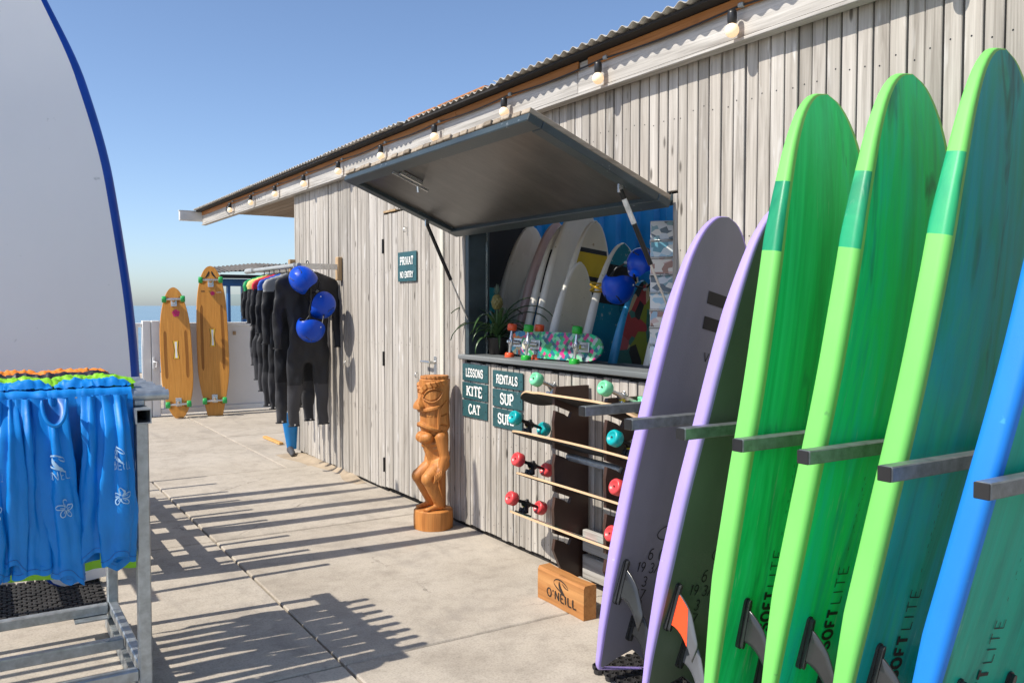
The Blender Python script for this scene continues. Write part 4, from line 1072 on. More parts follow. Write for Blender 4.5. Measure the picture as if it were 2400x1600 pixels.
# two tall bamboo boards against the fence: long axis up, wheels towards the camera
def bamboo_board(label,x,y,L,W,lean,rotx,tipn,logo):
    M=T(x,y,.0)@RZ(-.22)@RX(-lean)@RY(rotx)
    t=thing('bamboo_longboard',label,'longboard',M,'bamboo longboards against the white fence')
    def hw(s):
        tail=1 if s>.34 else (math.sqrt(max(0,1-((.34-s)/.35)**2.2)) if tipn else .52+.48*math.sin(PI/2*s/.34))
        nose=1 if s<.62 else math.sqrt(max(0,1-((s-.62)/.38)**(3.0 if not tipn else 2.3)))
        return W/2*max(.02,min(tail,nose)*(.90+.10*math.sin(PI*min(1,s*1.15))))
    th=.026; n=60
    ss=[i/n for i in range(n-3)]+[.96,.972,.982,.99,.996,1.0]
    def gy(s): return .10*max(0,s-.86)**1.5*6*.35+ .05*max(0,.12-s)
    face=MB();edge=MB();back=MB()
    N=20
    for a,b in zip(ss[:-1],ss[1:]):
        for j in range(N):
            p,q=-1+2*j/N,-1+2*(j+1)/N
            face.add([(p*hw(a)*.96,gy(a),a*L),(q*hw(a)*.96,gy(a),a*L),(q*hw(b)*.96,gy(b),b*L),(p*hw(b)*.96,gy(b),b*L)],[(0,1,2,3)],0,True)
        for s in (-1,1):
            for (k0,y0),(k1,y1) in zip(((.96,0),(1,.007),(1,th-.006),(.97,th)),((1,.007),(1,th-.006),(.97,th),(0,th))):
                edge.add([(s*k0*hw(a),gy(a)+y0,a*L),(s*k0*hw(b),gy(b)+y0,b*L),(s*k1*hw(b),gy(b)+y1,b*L),(s*k1*hw(a),gy(a)+y1,a*L)],[(0,1,2,3)],0,True)
    edge.add([(-hw(0),0,0),(hw(0),0,0),(hw(0),th,0),(-hw(0),th,0)],[(0,1,2,3)])
    part('deck',face,BAMBOO,t,weld=True); part('deck_edge',edge,BAMBOO,t,weld=True)
    for s in (-1,1):                               # routed grooves
        def groove(z0,z1,xc,w_):
            rows=[]; m=24
            for i in range(m+1):
                u=i/m; z=z0+(z1-z0)*u; e_=min(1,math.sqrt(max(0,1-(2*u-1)**14))); 
                rows.append([(s*(xc(z)-w_*e_),gy(z/L)-.0012,z),(s*(xc(z)-w_*.6*e_),gy(z/L)-.0006,z),(s*(xc(z)+w_*.6*e_),gy(z/L)-.0006,z),(s*(xc(z)+w_*e_),gy(z/L)-.0012,z)])
            return MB().loft(rows,False,0,False,True)
        part('groove',groove(.30*L,.67*L if tipn else .74*L,lambda z:hw(z/L)*.66,.018),BAMBOO_DARK,t)
    for z,f_ in ((.075*L+.08,1),(.885*L if tipn else .885*L,-1)):
        y0=gy(z/L); za=.075; ax=hw(z/L)*.86
        mb=MB(); mb.box((-.035,y0-.012,z-.055),(.035,y0-.0005,z+.055),0,.004); mb.box((-.022,y0-.05,z-.03),(.022,y0-.0125,z+.03),0,.006)
        tr=part('truck',mb,CHROME,t)
        mb=MB(); zx=z+f_*-.03; mb.tube([(-ax,y0-za,zx),(-.03,y0-za,zx),(.03,y0-za,zx),(ax,y0-za,zx)],[.011,.015,.015,.011],12); mb.tube([(0,y0-.04,z),(0,y0-za-.012,zx)],.018,10); part('hanger',mb,CHROME,tr)
        for s in (-1,1):
            wl=part('wheel',wheel_mb(.042,.055,None,T(s*ax,y0-za,zx)@RY(PI/2)),GREENWHEEL,t)
            o=part('wheel_well',MB().lathe([(.001,0),(.042,.0),(.046,.0004)],20,0,T(s*hw(z/L)*.70,y0-.0014,zx)@RX(PI/2)),BAMBOO_DARK,t)
    # stickers
    zc=.80*L if tipn else .815*L
    mb=MB()
    for k in range(5):
        a=k*72+20
        pts=[(0,0)]+[(.052*math.cos(math.radians(a+d)) * (1 if abs(d)<20 else .85),.052*math.sin(math.radians(a+d))*(1 if abs(d)<20 else .85)) for d in (-33,-20,0,20,33)]
        mb.add([(.02+p[0]*(1 if tipn else .6),-.0022+gy(zc/L)-k*.0002,zc+p[1]*(1 if tipn else .6)) for p in pts],[tuple(range(len(pts)))])
    part('flower_sticker',mb,FLOWERPINK,t)
    for nm,w0,w1,col,dy in (('label_border',.038,.022,PRINTBLACK,0),('label_yellow',.032,.017,plain('label_yellow',(.75,.47,.02),.5) if 'label_yellow' not in bpy.data.materials else bpy.data.materials['label_yellow'],.0008),('label_white',.014,.009,WHITEPAINT,.0016)):
        zc2=.52*L; h2=.115
        pts=[(-w0,h2),(w0,h2),(w1,0),(w0,-h2),(-w0,-h2),(-w1,0)]
        k=1 if nm!='label_white' else .9
        part(nm,MB().add([(p[0],-.0016-dy,zc2+p[1]*k) for p in pts],[(0,1,2,5),(5,2,3,4)]),col,t)
    if logo:
        for s in (-1,1):
            pts=[];
            for i in range(11):
                u=i/10; w_=.012*math.sin(PI*u)**.7+.001; cx_=s*(.018+.055*u**1.8) ; cz=.965*L-.10*u
                pts.append(((cx_-w_,-.0035+gy(cz/L),cz),(cx_+w_,-.0035+gy(cz/L),cz)))
            mb=MB(); mb.add([p for q in pts for p in q],[(2*i,2*i+1,2*i+3,2*i+2) for i in range(10)]); part('curved_mark',mb,PRINTBLACK,t)
        part('small_lettering',text_mb('BIN',.02,lambda a,b,d:V(-.10+a,-.0016-d,.83*L+b),.2,False,.004),PRINTBLACK,t)
        part('small_lettering',text_mb('LOIHI',.018,lambda a,b,d:V(.10+a,-.0016-d,.822*L+b),.15,False,.004),WHITEPAINT,t)
    return t
bamboo_board('shorter bamboo longboard with green wheels and pointed nose against the fence',2.285,11.72,1.70,.39,.11,-.035,True,False)
bamboo_board('taller bamboo longboard with green wheels and two curved black marks on its nose',2.735,11.72,1.99,.40,.11,-.02,False,True)

# ---------------------------------------------------------------- wetsuits on the wall rail
rail=thing('wetsuit_rail','timber and pipe rail mounted on the shack corner for wetsuits','rail',T(2.5,7.8,1.77))
for y,z0,z1,x in ((7.115,1.665,1.865,WX-.045),(8.365,1.72,1.90,WX-.06)):
    part('block',MB().box((x,y-.03,z0),(WX-.004,y+.03,z1),0,.004),PALEWOOD,rail,True)
part('bracket_bar',MB().box((2.30,7.09,1.755),(WX-.047,7.10,1.803),0,.001),CHROME,rail,True)
part('bracket_bar',MB().box((2.30,8.36,1.765),(WX-.062,8.372,1.81),0,.001),CHROME,rail,True)
part('pipe',MB().tube([(2.34,7.06,1.785),(2.34,8.62,1.785)],.020,14),GREYPVC,rail,True)
part('pipe_sleeve',MB().tube([(2.34,8.40,1.785),(2.34,8.66,1.785)],.026,14),GREYPVC,rail,True)
def suit_caps(sc,arm,legs,w_=1.0,spread=.0,swap=False):
    c=[]; z=lambda q:q*sc
    sh=.205*sc*w_
    c+=[((-.06*sc,0,z(-.02)),(-sh,0,z(-.085)),.055*sc,.07*sc),((.06*sc,0,z(-.02)),(sh,0,z(-.085)),.055*sc,.07*sc)]
    for q in (-.09,0,.09): c.append(((q*sc*w_,0,z(-.08)),(q*.85*sc*w_,0,z(-.62)),.095*sc,.085*sc))
    for s in (-1,1):
        la=arm
        c.append(((s*sh,0,z(-.09)),(s*(sh+.045*sc),.01,z(-.09-la*.5)),.060*sc,.047*sc)); c.append(((s*(sh+.045*sc),.01,z(-.09-la*.5)),(s*(sh+.05*sc),-.02,z(-.09-la)),.047*sc,.036*sc))
        if legs>0:
            c.append(((s*.10*sc,0,z(-.62)),(s*.115*sc,.02,z(-.62-legs*.5)),.086*sc,.068*sc)); c.append(((s*.115*sc,.02,z(-.62-legs*.5)),(s*(.125)*sc,0,z(-.62-legs)),.068*sc,.046*sc))
    return c
def hanger(t,z,mat=BLACKPLASTIC):
    mb=MB(); pts=[(0,-.0,z-.02)]
    pts=[(0,0,z+.02),(0,0,z+.045)]+[(0,0+.028*math.sin(a),z+.075-.028*math.cos(a)) for a in [i*PI*1.5/10 for i in range(11)]]
    mb.tube(pts,.004,6); mb.tube([(-.20,0,z-.06),(-.06,0,z-.005),(0,0,z+.02),(.06,0,z-.005),(.20,0,z-.06)],.009,8)
    part('hanger',mb,mat,t)
SUITM={}
def shoulder_color(me,mat,zlo,kx=.0):
    me.materials.append(mat); i=len(me.materials)-1
    for p in me.polygons:
        if p.center.z>zlo+abs(p.center.x)*kx: p.material_index=i
CY={'green':(.0,.33,.10),'yellow':(.75,.62,.20),'red':(.60,.02,.04),'blue':(.02,.10,.50),'grey':(.33,.34,.35)}
SUITG='wetsuits on the wall rail'
def wetsuit(label,y,x,rot,sc,arm,legs,color,zc=-.13,zoff=1.70,kneepad=True,wd=1.0):
    me=capsule_mesh('suit',suit_caps(sc,arm,legs,wd),.014,[NEOPRENE],8,.34)
    if kneepad and legs>.3:
        me.materials.append(NEOPRENE_GREY)
        for p in me.polygons:
            if p.center.z<(-.62-legs*.42)*sc and p.center.z>(-.62-legs*.97)*sc and p.center.y<0.02: p.material_index=len(me.materials)-1
    if color: shoulder_color(me,plain('shoulder_'+color,CY[color],.6) if 'shoulder_'+color not in bpy.data.materials else bpy.data.materials['shoulder_'+color],zc*sc,-.12 if 1 else 0)
    ze=(-.62-legs)*sc+.02; za=(-.09-arm)*sc+.01
    for v in me.vertices:
        if v.co.z<ze: v.co.z=ze
        if abs(v.co.x)>.19*sc*wd and za-.10<v.co.z<za: v.co.z=za
    # soft hanging wrinkles
    for v in me.vertices:
        q=noise.noise(Vector((v.co.x*7+y*5,v.co.z*5,y)))
        v.co.y+=.022*q+.012*noise.noise(Vector((v.co.x*16,v.co.z*11,y*2))); v.co.x+=.010*noise.noise(Vector((v.co.z*6,y*3,2)))
    t=thing('wetsuit',label,'wetsuit',T(x,y,zoff)@RZ(rot),SUITG)
    part('suit_body',me,NEOPRENE,t)
    hanger(t,.015)
    for s in (-1,1):                                   # cuffs, size tags, seams
        if legs>0:
            xc_=s*.125*sc; mb=MB().tube([(xc_+.045*sc*math.cos(a),.020*sc*math.sin(a),ze) for a in [2*PI*i/16 for i in range(17)]],.006,6); part('ankle_cuff',mb,NEOPRENE,t)
            part('size_tag',MB().box((xc_-.006,-.022*sc-.003,ze+.004),(xc_+.006,-.022*sc+.001,ze+.016)),WHITEPAINT,t)
        xa=s*(.205*sc*wd+.05*sc); part('wrist_cuff',MB().tube([(xa+.034*sc*math.cos(a),-.008+.014*sc*math.sin(a),za) for a in [2*PI*i/16 for i in range(17)]],.005,6),NEOPRENE,t)
    mb=MB().tube([(.055*math.cos(a)*sc,.03*math.sin(a)*sc,.026*sc-.01*math.cos(2*a)) for a in [2*PI*i/20 for i in range(21)]],.008,8); part('collar',mb,NEOPRENE,t)
    return t
wetsuit('black full wetsuit with charcoal knees at the front of the rail, helmets hung on it',7.16,2.445,.05,1.06,.50,.60,None,zoff=1.71)
wetsuit('black wetsuit with grey shoulders, second on the rail',7.32,2.38,.12,1.04,.47,.60,'grey',-.10)
wetsuit('black wetsuit with blue shoulders on the rail',7.47,2.36,.10,.97,.42,.58,'blue',-.09)
wetsuit('black wetsuit with red shoulders on the rail',7.62,2.35,.10,.96,.36,.58,'red',-.085)
wetsuit('black wetsuit with yellow shoulders on the rail',7.76,2.34,.10,.92,.36,.50,'yellow',-.09)
wetsuit('black wetsuit with bright green shoulders, last on the rail',7.90,2.34,.10,.92,.32,.40,'green',-.10)
wetsuit('small plain black wetsuit at the far end of the rail',8.06,2.34,.1,.8,.3,.4,None)
def aim(x,y,z,roll=0): return Vector((x,y,z)).to_track_quat('Z','Y').to_matrix().to_4x4()@RZ(roll)
def helmet(label,M,r=.118):
    t=thing('water_helmet',label,'helmet',M,'blue water helmets')
    def fn(u,v):
        a=2*PI*u; ear=.30*max(0,math.cos(2*a))**2 if 0 else 0
        low=.0-.50*max(0,abs(math.cos(a))-.30)/.70+.14*max(0,-math.sin(a))*max(0,1-abs(math.cos(a))*1.6)
        zt=1-(1-low)*v
        rr=math.sqrt(max(0,1-min(1,zt*zt))) if zt>0 else 1-.10*abs(zt)
        return (r*.92*rr*math.cos(a),r*1.08*rr*math.sin(a),r*zt)
    mb=MB(); mb.grid(fn,40,22,0,True,True)
    fi=lambda u,v:tuple(q*.93 for q in fn(u,v))
    mb2=MB().grid(fi,40,22,0,True,True); rim=MB().loft([[fn(i/40,1) for i in range(40)],[fi(i/40,1) for i in range(40)]],True,0,False,True)
    part('shell',mb,HELMETBLUE,t); part('liner',mb2,BLACKPLASTIC,t); part('rim',rim,HELMETBLUE,t)
    for s in (-1,1):
        for k in range(3):
            n=Vector((s*(.42+.02*k),-.20+.20*k,.86-.03*k)).normalized()
            q=Vector((n.x*.92,n.y*1.08,n.z))*r
            mb=MB().box((-.011,-.003,-.003),(.011,.003,.0025),0,.0015); part('vent',mb.xf(T(*q)@n.to_track_quat('Z','Y').to_matrix().to_4x4()),BLACKPLASTIC,t)
        q=Vector((s*.92*.93,-.2,-.1))*r; part('rivet',MB().lathe([(.006,0),(.004,.004)],8,0,T(s*r*.90,0.0,-.02)@RY(s*PI/2)),WHITEPAINT,t)
    mb=MB().tube([(-r*.85,0,-r*.5),(-r*.6,-.01,-r*1.25),(0,-.02,-r*1.6),(r*.6,-.01,-r*1.25),(r*.85,0,-r*.5)],.006,6); part('chin_strap',mb,BLACKPLASTIC,t)
    part('buckle',MB().box((-.012,-.03,-r*1.66),(.012,-.018,-r*1.5),0,.003),GREYPVC,t)
    return t
helmet('blue water helmet hung highest on the front wetsuit',T(2.345,6.98,1.66)@aim(-.62,-.42,.34,.9))
helmet('blue water helmet hung in the middle, tipped onto its side at the right',T(2.50,6.99,1.455)@aim(.58,-.50,-.60,2.4))
helmet('blue water helmet hung lowest on the front wetsuit with a pale print',T(2.395,6.95,1.265)@aim(-.50,-.15,-.75,3.0))
mb=MB().tube([(2.40,6.97,1.60),(2.41,6.96,1.5),(2.39,6.96,1.40),(2.40,6.97,1.33)],.008,8)
tag(part('helmet_strap',mb,BLACKPLASTIC),'black webbing strap tying the three blue helmets together','strap')
# things at the shack corner
def finp():
    t=thing('swim_fin','blue swim fin with grey foot leaning at the shack corner','swim fin',T(2.655,8.28,0))
    mb=MB(); rows=[]
    for i in range(13):
        u=i/12; z=.05+.36*u; hw_=.045+.04*u; xo=-.02*u+.05*(1-u)**2*0
        rows.append([(xo-hw_,.0-.01*u,z),(xo,-.012,z),(xo+hw_,-.0,z),(xo+hw_,.012,z),(xo,.01,z),(xo-hw_,.012,z)])
    mb.loft(rows,True,0,True,True); part('blade',mb,plain('fin_blue',(.01,.22,.60),.4),t)
    part('foot_pocket',capsule_mesh('foot',[((-.02,0,.05),(-.03,-.10,.03),.035,.03),((-.03,-.1,.03),(-.05,-.17,.025),.03,.022)],.008,[NEOPRENE_GREY]),NEOPRENE_GREY,t)
finp()
st=MB().box((-.022,-.28,0),(.022,.28,.022),0,.002)
o=tag(part('timber_offcut',st,STICKWOOD),'short pale timber offcut lying on the concrete','timber'); o.location=(2.735,9.18,.003); o.rotation_euler.z=.0; o.rotation_euler.z=.02

# ---------------------------------------------------------------- carved tiki
tiki=thing('tiki_statue','carved wooden tiki figure grinning on a round log base against the shack','statue',T(2.56,5.055,0))
def log_ring(u,v):
    a=2*PI*u; r=.127*(1+.02*math.sin(3*a+1)+.012*math.sin(7*a))*(1+.02*math.sin(PI*v)); z=v*.118
    return (r*math.cos(a),r*math.sin(a),z)
mb=MB().grid(log_ring,64,8,0,True,True)
topr=[log_ring(i/64,1) for i in range(64)]; in1=[(p[0]*.94,p[1]*.94,.124) for p in topr]
mb.loft([topr,in1],True,0,False,True); mb.add(in1,[tuple(range(64))])
part('log_base',mb,TIKIWOOD,tiki)
# head: a column with carved relief. face towards -x (out of the wall), sides towards +-y
def sdf_seg(px,py,ax,ay,bx,by):
    dx,dy=bx-ax,by-ay; t=max(0,min(1,((px-ax)*dx+(py-ay)*dy)/(dx*dx+dy*dy))); return math.hypot(px-ax-t*dx,py-ay-t*dy)
def band(d,w,e=.004): return smooth01((w-d)/e+.5)
R0=.098
def relief(s,t):
    s=abs(s); h=0.0
    # brow with notches
    d=min(sdf_seg(s,t,.020,.285,.055,.318),sdf_seg(s,t,.055,.318,.175,.340))
    if d<.03:
        m_=band(d,.017,.006); a_=s+t*.5
        h=max(h,.017*m_*(1-.8*band(abs((a_/.034)%1-.5)*.034,.004,.003)))
    if t>.358: h-=.005+.004*(math.sin(t*420)>0)+.004*(math.sin(s*190+t*60)>.2)
    # almond eye with a raised rim
    ca,sa=math.cos(.30),math.sin(.30); x=(s-.098)*ca+(t-.258)*sa; y=-(s-.098)*sa+(t-.258)*ca
    hw=.066; f=abs(x)/hw
    if f<1.25:
        yy=.037*(1-min(1,f)**2.2); de=abs(y)-yy if f<1 else math.hypot(abs(x)-hw,y)
        if 0<de<.013: h=max(h,.014*band(de,.010,.004))
        elif de<=0: h=-.004+.013*smooth01((-de-.003)/.007)
    # nose
    wn=.017+.024*smooth01((.235-t)/.06)
    if .155<t<.285: h=max(h,(.010+.036*smooth01((.265-t)/.08))*smooth01((wn-s)/.012+.3)*smooth01((t-.158)/.012))
    # open grin widening to the corners
    q=min(1,s/.135); up=.148+.026*q**1.5; lo=.082-.046*q**1.2
    if s<.155 and lo-.03<t<up+.03:
        ins=lo<t<up and s<.128
        du,dl=abs(t-up-.009),abs(t-lo+.009)
        lip=max(band(du,.011,.006) if s<.14 else 0,band(dl,.012,.006) if s<.14 else 0,band(abs(s-.138),.011,.006) if lo-.012<t<up+.012 else 0)
        if ins:
            mid=(up+lo)/2; g_=(up-lo)*.36
            h=-.022
            if t>up-g_-.004: h=.002 if abs((s/.024)%1-.5)<.37 else -.02
            if t<lo+g_: h=.000 if abs((s/.026)%1-.5)<.37 else -.02
        h=max(h,.019*lip)
    # scored cheek lines towards the back
    for (a,b,c,dd) in ((.15,.178,.215,.225),(.155,.125,.22,.135),(.15,.07,.21,.055)):
        h-=.012*band(sdf_seg(s,t,a,b,c,dd),.0045,.004)
    return h
NU,NV=300,190; Z0,Z1=.615,.995
def headfn(u,v):
    a=(u-.5)*2*PI; t=v*(Z1-Z0); 
    r=R0*(1-.06*math.sin(PI*v)+.0*v)*(1+.05*math.cos(2*a))
    if t<.05: r*=.80+.20*smooth01(t/.05)
    r+=relief(a*R0,t)
    r+=.0015*noise.noise(Vector((math.cos(a)*6,math.sin(a)*6,t*20)))
    return (.012-r*math.cos(a),-r*math.sin(a)*.98,Z0+t)
mb=MB().grid(headfn,NU,NV,0,True,True)
tp=[headfn(i/NU,1) for i in range(NU)]; mb.add(tp,[tuple(range(NU))]); bt=[headfn(i/NU,0) for i in range(NU)]; mb.add(bt,[tuple(range(NU))])
part('head',mb,TIKIWOOD,tiki)
# body: chest with ribs, back post, arms on the knees, squatting legs, feet
caps=[((.03,0,.60),(.035,0,.44),.075,.070),((-.035,0,.60),(-.005,0,.50),.058,.052),((-.005,0,.50),(.03,0,.43),.052,.055),
      ((.055,0,.62),(.06,0,.14),.035,.03)]
for k,zz in enumerate((.575,.545,.515,.487)):
    for s in (-1,1): caps.append(((-.088+.018*k,0,zz),(-.045+.02*k,s*.062,zz+.012),.015,.013))
caps+=[((-.075,-.03,.595),(-.06,-.05,.60),.035,.034),((-.075,.03,.595),(-.06,.05,.60),.035,.034)]
for s in (-1,1):
    caps+=[((.012,s*.088,.60),(.030,s*.105,.47),.040,.031),((.030,s*.105,.47),(.004,s*.098,.375),.034,.026),   # arm
           ((.004,s*.100,.385),(-.028,s*.096,.352),.030,.022),
           ((.035,s*.045,.42),(-.072,s*.070,.335),.056,.046),((-.072,s*.070,.335),(-.045,s*.070,.30),.047,.044),
           ((-.058,s*.070,.310),(.015,s*.062,.155),.043,.031),((.018,s*.062,.150),(-.075,s*.062,.132),.020,.015)]
part('body',capsule_mesh('tiki_body',caps,.0055,[TIKIWOOD],3),TIKIWOOD,tiki)
for s in (-1,1):
    for k in range(5):                              # carved fingers and toes
        mb=MB().tube([(-.004-.011*k,s*.124,.392-.007*k),(-.010-.011*k,s*.134,.366-.007*k),(-.016-.010*k,s*.122,.338-.006*k)],[.0075,.008,.006],8); part('finger',mb,TIKIWOOD,tiki)
        mb=MB().tube([(-.068,s*(.042+.010*k),.137),(-.094+.002*k,s*(.042+.010*k),.131)],[.0065,.0055],8); part('toe',mb,TIKIWOOD,tiki)

# ---------------------------------------------------------------- skateboard rack
sr=thing('skateboard_rack','dark brown notched upright boards holding four longboards on the wall','rack',T(2.6,3.4,0))
def upright(y,z1):
    # notched outline in x,z: slots cut from the outer edge, slanting
    xw,xo=2.712,2.505
    pts=[(xw,.05),(xw,z1),(xo+.0,z1)]
    for z in (.955,.735,.515,.30):
        pts+=[(xo,z+.035),(xo+.062,z-.045),(xo+.085,z-.005) if 0 else (xo+.075,z-.040),(xo+.10,z-.005),(xo+.115,z-.03),(xo+.045,z-.075),(xo-.012,z-.06),(xo-.012,z-.10),(xo,z-.145)] if 0 else [(xo-.008,z+.05),(xo-.008,z-.005),(xo+.10,z-.048),(xo+.085,z-.078),(xo+.05,z-.055),(xo-.002,z-.035),(xo-.012,z-.09)]
    pts+=[(xo+.055,.06),(xo+.1,.05)]
    fr=Matrix(((1,0,0,0),(0,0,-1,y),(0,1,0,0),(0,0,0,1)))
    part('upright',MB().prism(pts,.022,0,fr),[BROWNBOARD],sr,True)
upright(3.60,1.04); upright(3.18,1.02)
part('cross_tube',MB().tube([(2.60,3.17,.675),(2.60,3.60,.675)],.019,14),GALV,sr,True)
for z0,z1 in ((.05,.17),(.19,.30)):
    part('foot_board',MB().box((2.66,2.98,z0),(2.70,3.56,z1),0,.003),GREYWOOD_Y,sr,True)
part('foot_post',MB().box((2.50,3.12,.0),(2.56,3.17,.21),0,.003),PALEWOOD,sr,True)
ART1=None
def art(name,cols,scale,seed,kind='tri'):
    m,nt,b=new_mat(name,.3,0,.5)
    vo=nd(nt,'TexVoronoi'); vo.inputs['Scale'].default_value=1.0
    if kind=='tri': vo.distance='MANHATTAN'; vo.inputs['Randomness'].default_value=.25
    lk(nt,coords(nt,scale,False,rot=(0,0,.62 if kind=='tri' else 0)),vo.inputs['Vector'])
    se=nd(nt,'SeparateColor'); lk(nt,vo.outputs['Color'],se.inputs[0])
    col=ramp(nt,se.outputs[0],[(i/len(cols),c) for i,c in enumerate(cols)],'CONSTANT')
    lk(nt,col,b.inputs['Base Color']); return m
MINT=plain('mint_wheel',(.17,.60,.33),.35,0,.05); TEALW=plain('teal_wheel',(.0,.34,.36),.35,0,.05); REDW=plain('red_wheel',(.62,.055,.06),.35,0,.06)
ART_BLUE=art('blue_white_art',[(.02,.08,.30),(.6,.62,.66),(.03,.10,.36),(.25,.3,.38),(.05,.05,.07)],(14,18,1),1,'v')
ART_TEAL=art('teal_red_art',[(.03,.24,.22),(.5,.14,.12),(.10,.34,.30),(.4,.42,.36),(.04,.16,.15)],(9,22,1),1,'v')
MAPLE=wood('maple_deck',(.30,.18,.09),(.42,.27,.15),(.52,.36,.21),0,.5,.0,.0,gs=20,bstr=.1)
def pintail(u): 
    a=abs(u); return max(.04,(1-a**2.6)**.62 if u>0 else (1-a**3.2)**.55)
def dropshape(u):
    a=abs(u); b_=(1-max(0,(a-.55)/.45)**2.4)**.5 if a<1 else 0
    return max(.12,b_*(1-.14*math.exp(-((a-.62)/.09)**2)))
tl=math.radians(22)
def rackboard(label,yc,xc,zc,L,W,shape,bot,truck,wheel,r,rise=.0,axle=.235,tx=None,yaw=0):
    # long axis along world -y, belly up, outer edge raised
    M=T(xc,yc,zc)@RY(tl)@RZ(-PI/2+yaw)
    return skate('longboard',label,M,L,W,shape,GRIP,bot,PLYEDGE,truck,wheel,r,.048,tx,rise,'longboards in the notched rack',0,axle,'longboard')
rackboard('top longboard of the rack with mint green wheels and dropped kicked ends',3.435,2.565,.968,.98,.225,dropshape,MAPLE,CHROME,MINT,.036,.03,.23,.285)
rackboard('longboard with teal wheels and black trucks, second from the top of the rack',3.50,2.55,.752,1.06,.23,pintail,MAPLE,BLACKMETAL,TEALW,.038,.0,.20,.425)
rackboard('longboard with red wheels and blue patterned belly, third in the rack',3.49,2.56,.528,1.02,.23,pintail,ART_BLUE,BLACKMETAL,REDW,.038,.0,.20,.42)
rackboard('lowest longboard with red wheels and teal and red patterned belly',3.53,2.555,.308,1.06,.23,pintail,ART_TEAL,BLACKMETAL,REDW,.038,.0,.20,.435)

# branded wooden block
bl=thing('wooden_block','rough pine block burnt with the ONEILL name standing in front of the skateboard rack','block',T(2.41,3.355,0)@RZ(-.02))
def blockfn():
    ny=14; mb=MB(); rows=[]
    for i in range(ny+1):
        y=-.195+.39*i/ny; j=lambda k:.005*noise.noise(Vector((y*7,k,3)))
        rows.append([(-.035+j(0),y,.0),(-.038+j(1),y,.06),(-.034+j(2),y,.145+j(5)),(-.028,y,.158+j(6)),(.03+j(3),y,.160+j(6)),(.036,y,.15),(.035+j(4),y,.06),(.034,y,.0)])
    return mb.loft(rows,True,0,True,False)
part('block_body',blockfn(),BLOCKWOOD,bl)
def facex(y,z):
    def at(yy):
        j=lambda k:.005*noise.noise(Vector((yy*7,k,3)))
        return interp(z,[0,.06,.145+j(5)],[-.035+j(0),-.038+j(1),-.034+j(2)])
    u=(y+.195)/.39*14; k=max(0,min(13,int(u))); a,b_=at(-.195+.39*k/14),at(-.195+.39*(k+1)/14)
    return a+(b_-a)*(u-k)
def burn(x,y,d): Y=-x; return V(facex(Y,y)-.0009-d,Y,y)
part('brand_lettering',text_mb("O'NEILL",.040,lambda x,y,d:burn(x+.015,y+.056,d),.19,False,0,.12,.25,sub=4),BURN,bl)
part('brand_mark',wave_logo(lambda x,y,d:burn(x*.12+.012,.107+y*.085,d)),BURN,bl)

# ---------------------------------------------------------------- on the counter
CR1=art('cube_pattern',[(.02,.16,.22),(.55,.05,.22),(.02,.42,.20),(.05,.10,.13),(.22,.55,.32),(.35,.40,.42),(.04,.30,.10)],(42,46,1),1)
CR2=art('orange_pattern',[(.75,.25,.02),(.02,.22,.42),(.72,.60,.30),(.75,.12,.03),(.10,.42,.50)],(26,26,1),1,'v')
def cruiser(u): 
    a=abs(u); return max(.1,(1-max(0,(a-.60)/.40)**2.2)**.5)
ORW=plain('orange_wheel',(.75,.09,.02),.35,0,.05); GRW=plain('bright_green_wheel',(.015,.36,.03),.35,0,.05)
def counter_skate(label,p0,p1,z,W,bot,whl,tiltx,grp='cruiser skateboards on the counter'):
    p0=Vector((*p0,z)); p1=Vector((*p1,z)); ax=(p1-p0).normalized(); L=(p1-p0).length
    nz=Vector((0,0,1)).cross(ax); nz=-nz if nz.x>0 else nz         # belly towards the terrace
    nz=(nz+Vector((0,0,tiltx))).normalized(); yy=nz.cross(ax)
    M=Matrix(((ax.x,yy.x,nz.x,(p0.x+p1.x)/2),(ax.y,yy.y,nz.y,(p0.y+p1.y)/2),(ax.z,yy.z,nz.z,z),(0,0,0,1)))
    t=skate('cruiser_skateboard',label,M,L,W,cruiser,GRIP,bot,bot,CHROME,whl,.029,.042,L*.30,.0,grp,0,.178)
    return t
t=counter_skate('cruiser skateboard with green wheels and cube pattern standing on the counter',(2.80,4.37),(2.86,3.66),1.222,.155,CR1,GRW,.12)
part('round_badge',MB().lathe([(.001,.0012),(.030,.0012),(.031,.0004)],24,0,T(.16,.0,.0008)),plain('badge_olive',(.30,.42,.12),.5),t)
part('pale_badge',MB().lathe([(.001,.0012),(.030,.0012),(.031,.0004)],24,0,T(-.31,.0,.0008)),plain('badge_cream',(.7,.66,.5),.5,0,.3,(60,60,60)),t)
counter_skate('cruiser skateboard with orange wheels standing behind the cube patterned one',(2.87,4.60),(2.895,4.14),1.222,.145,CR2,ORW,.12)
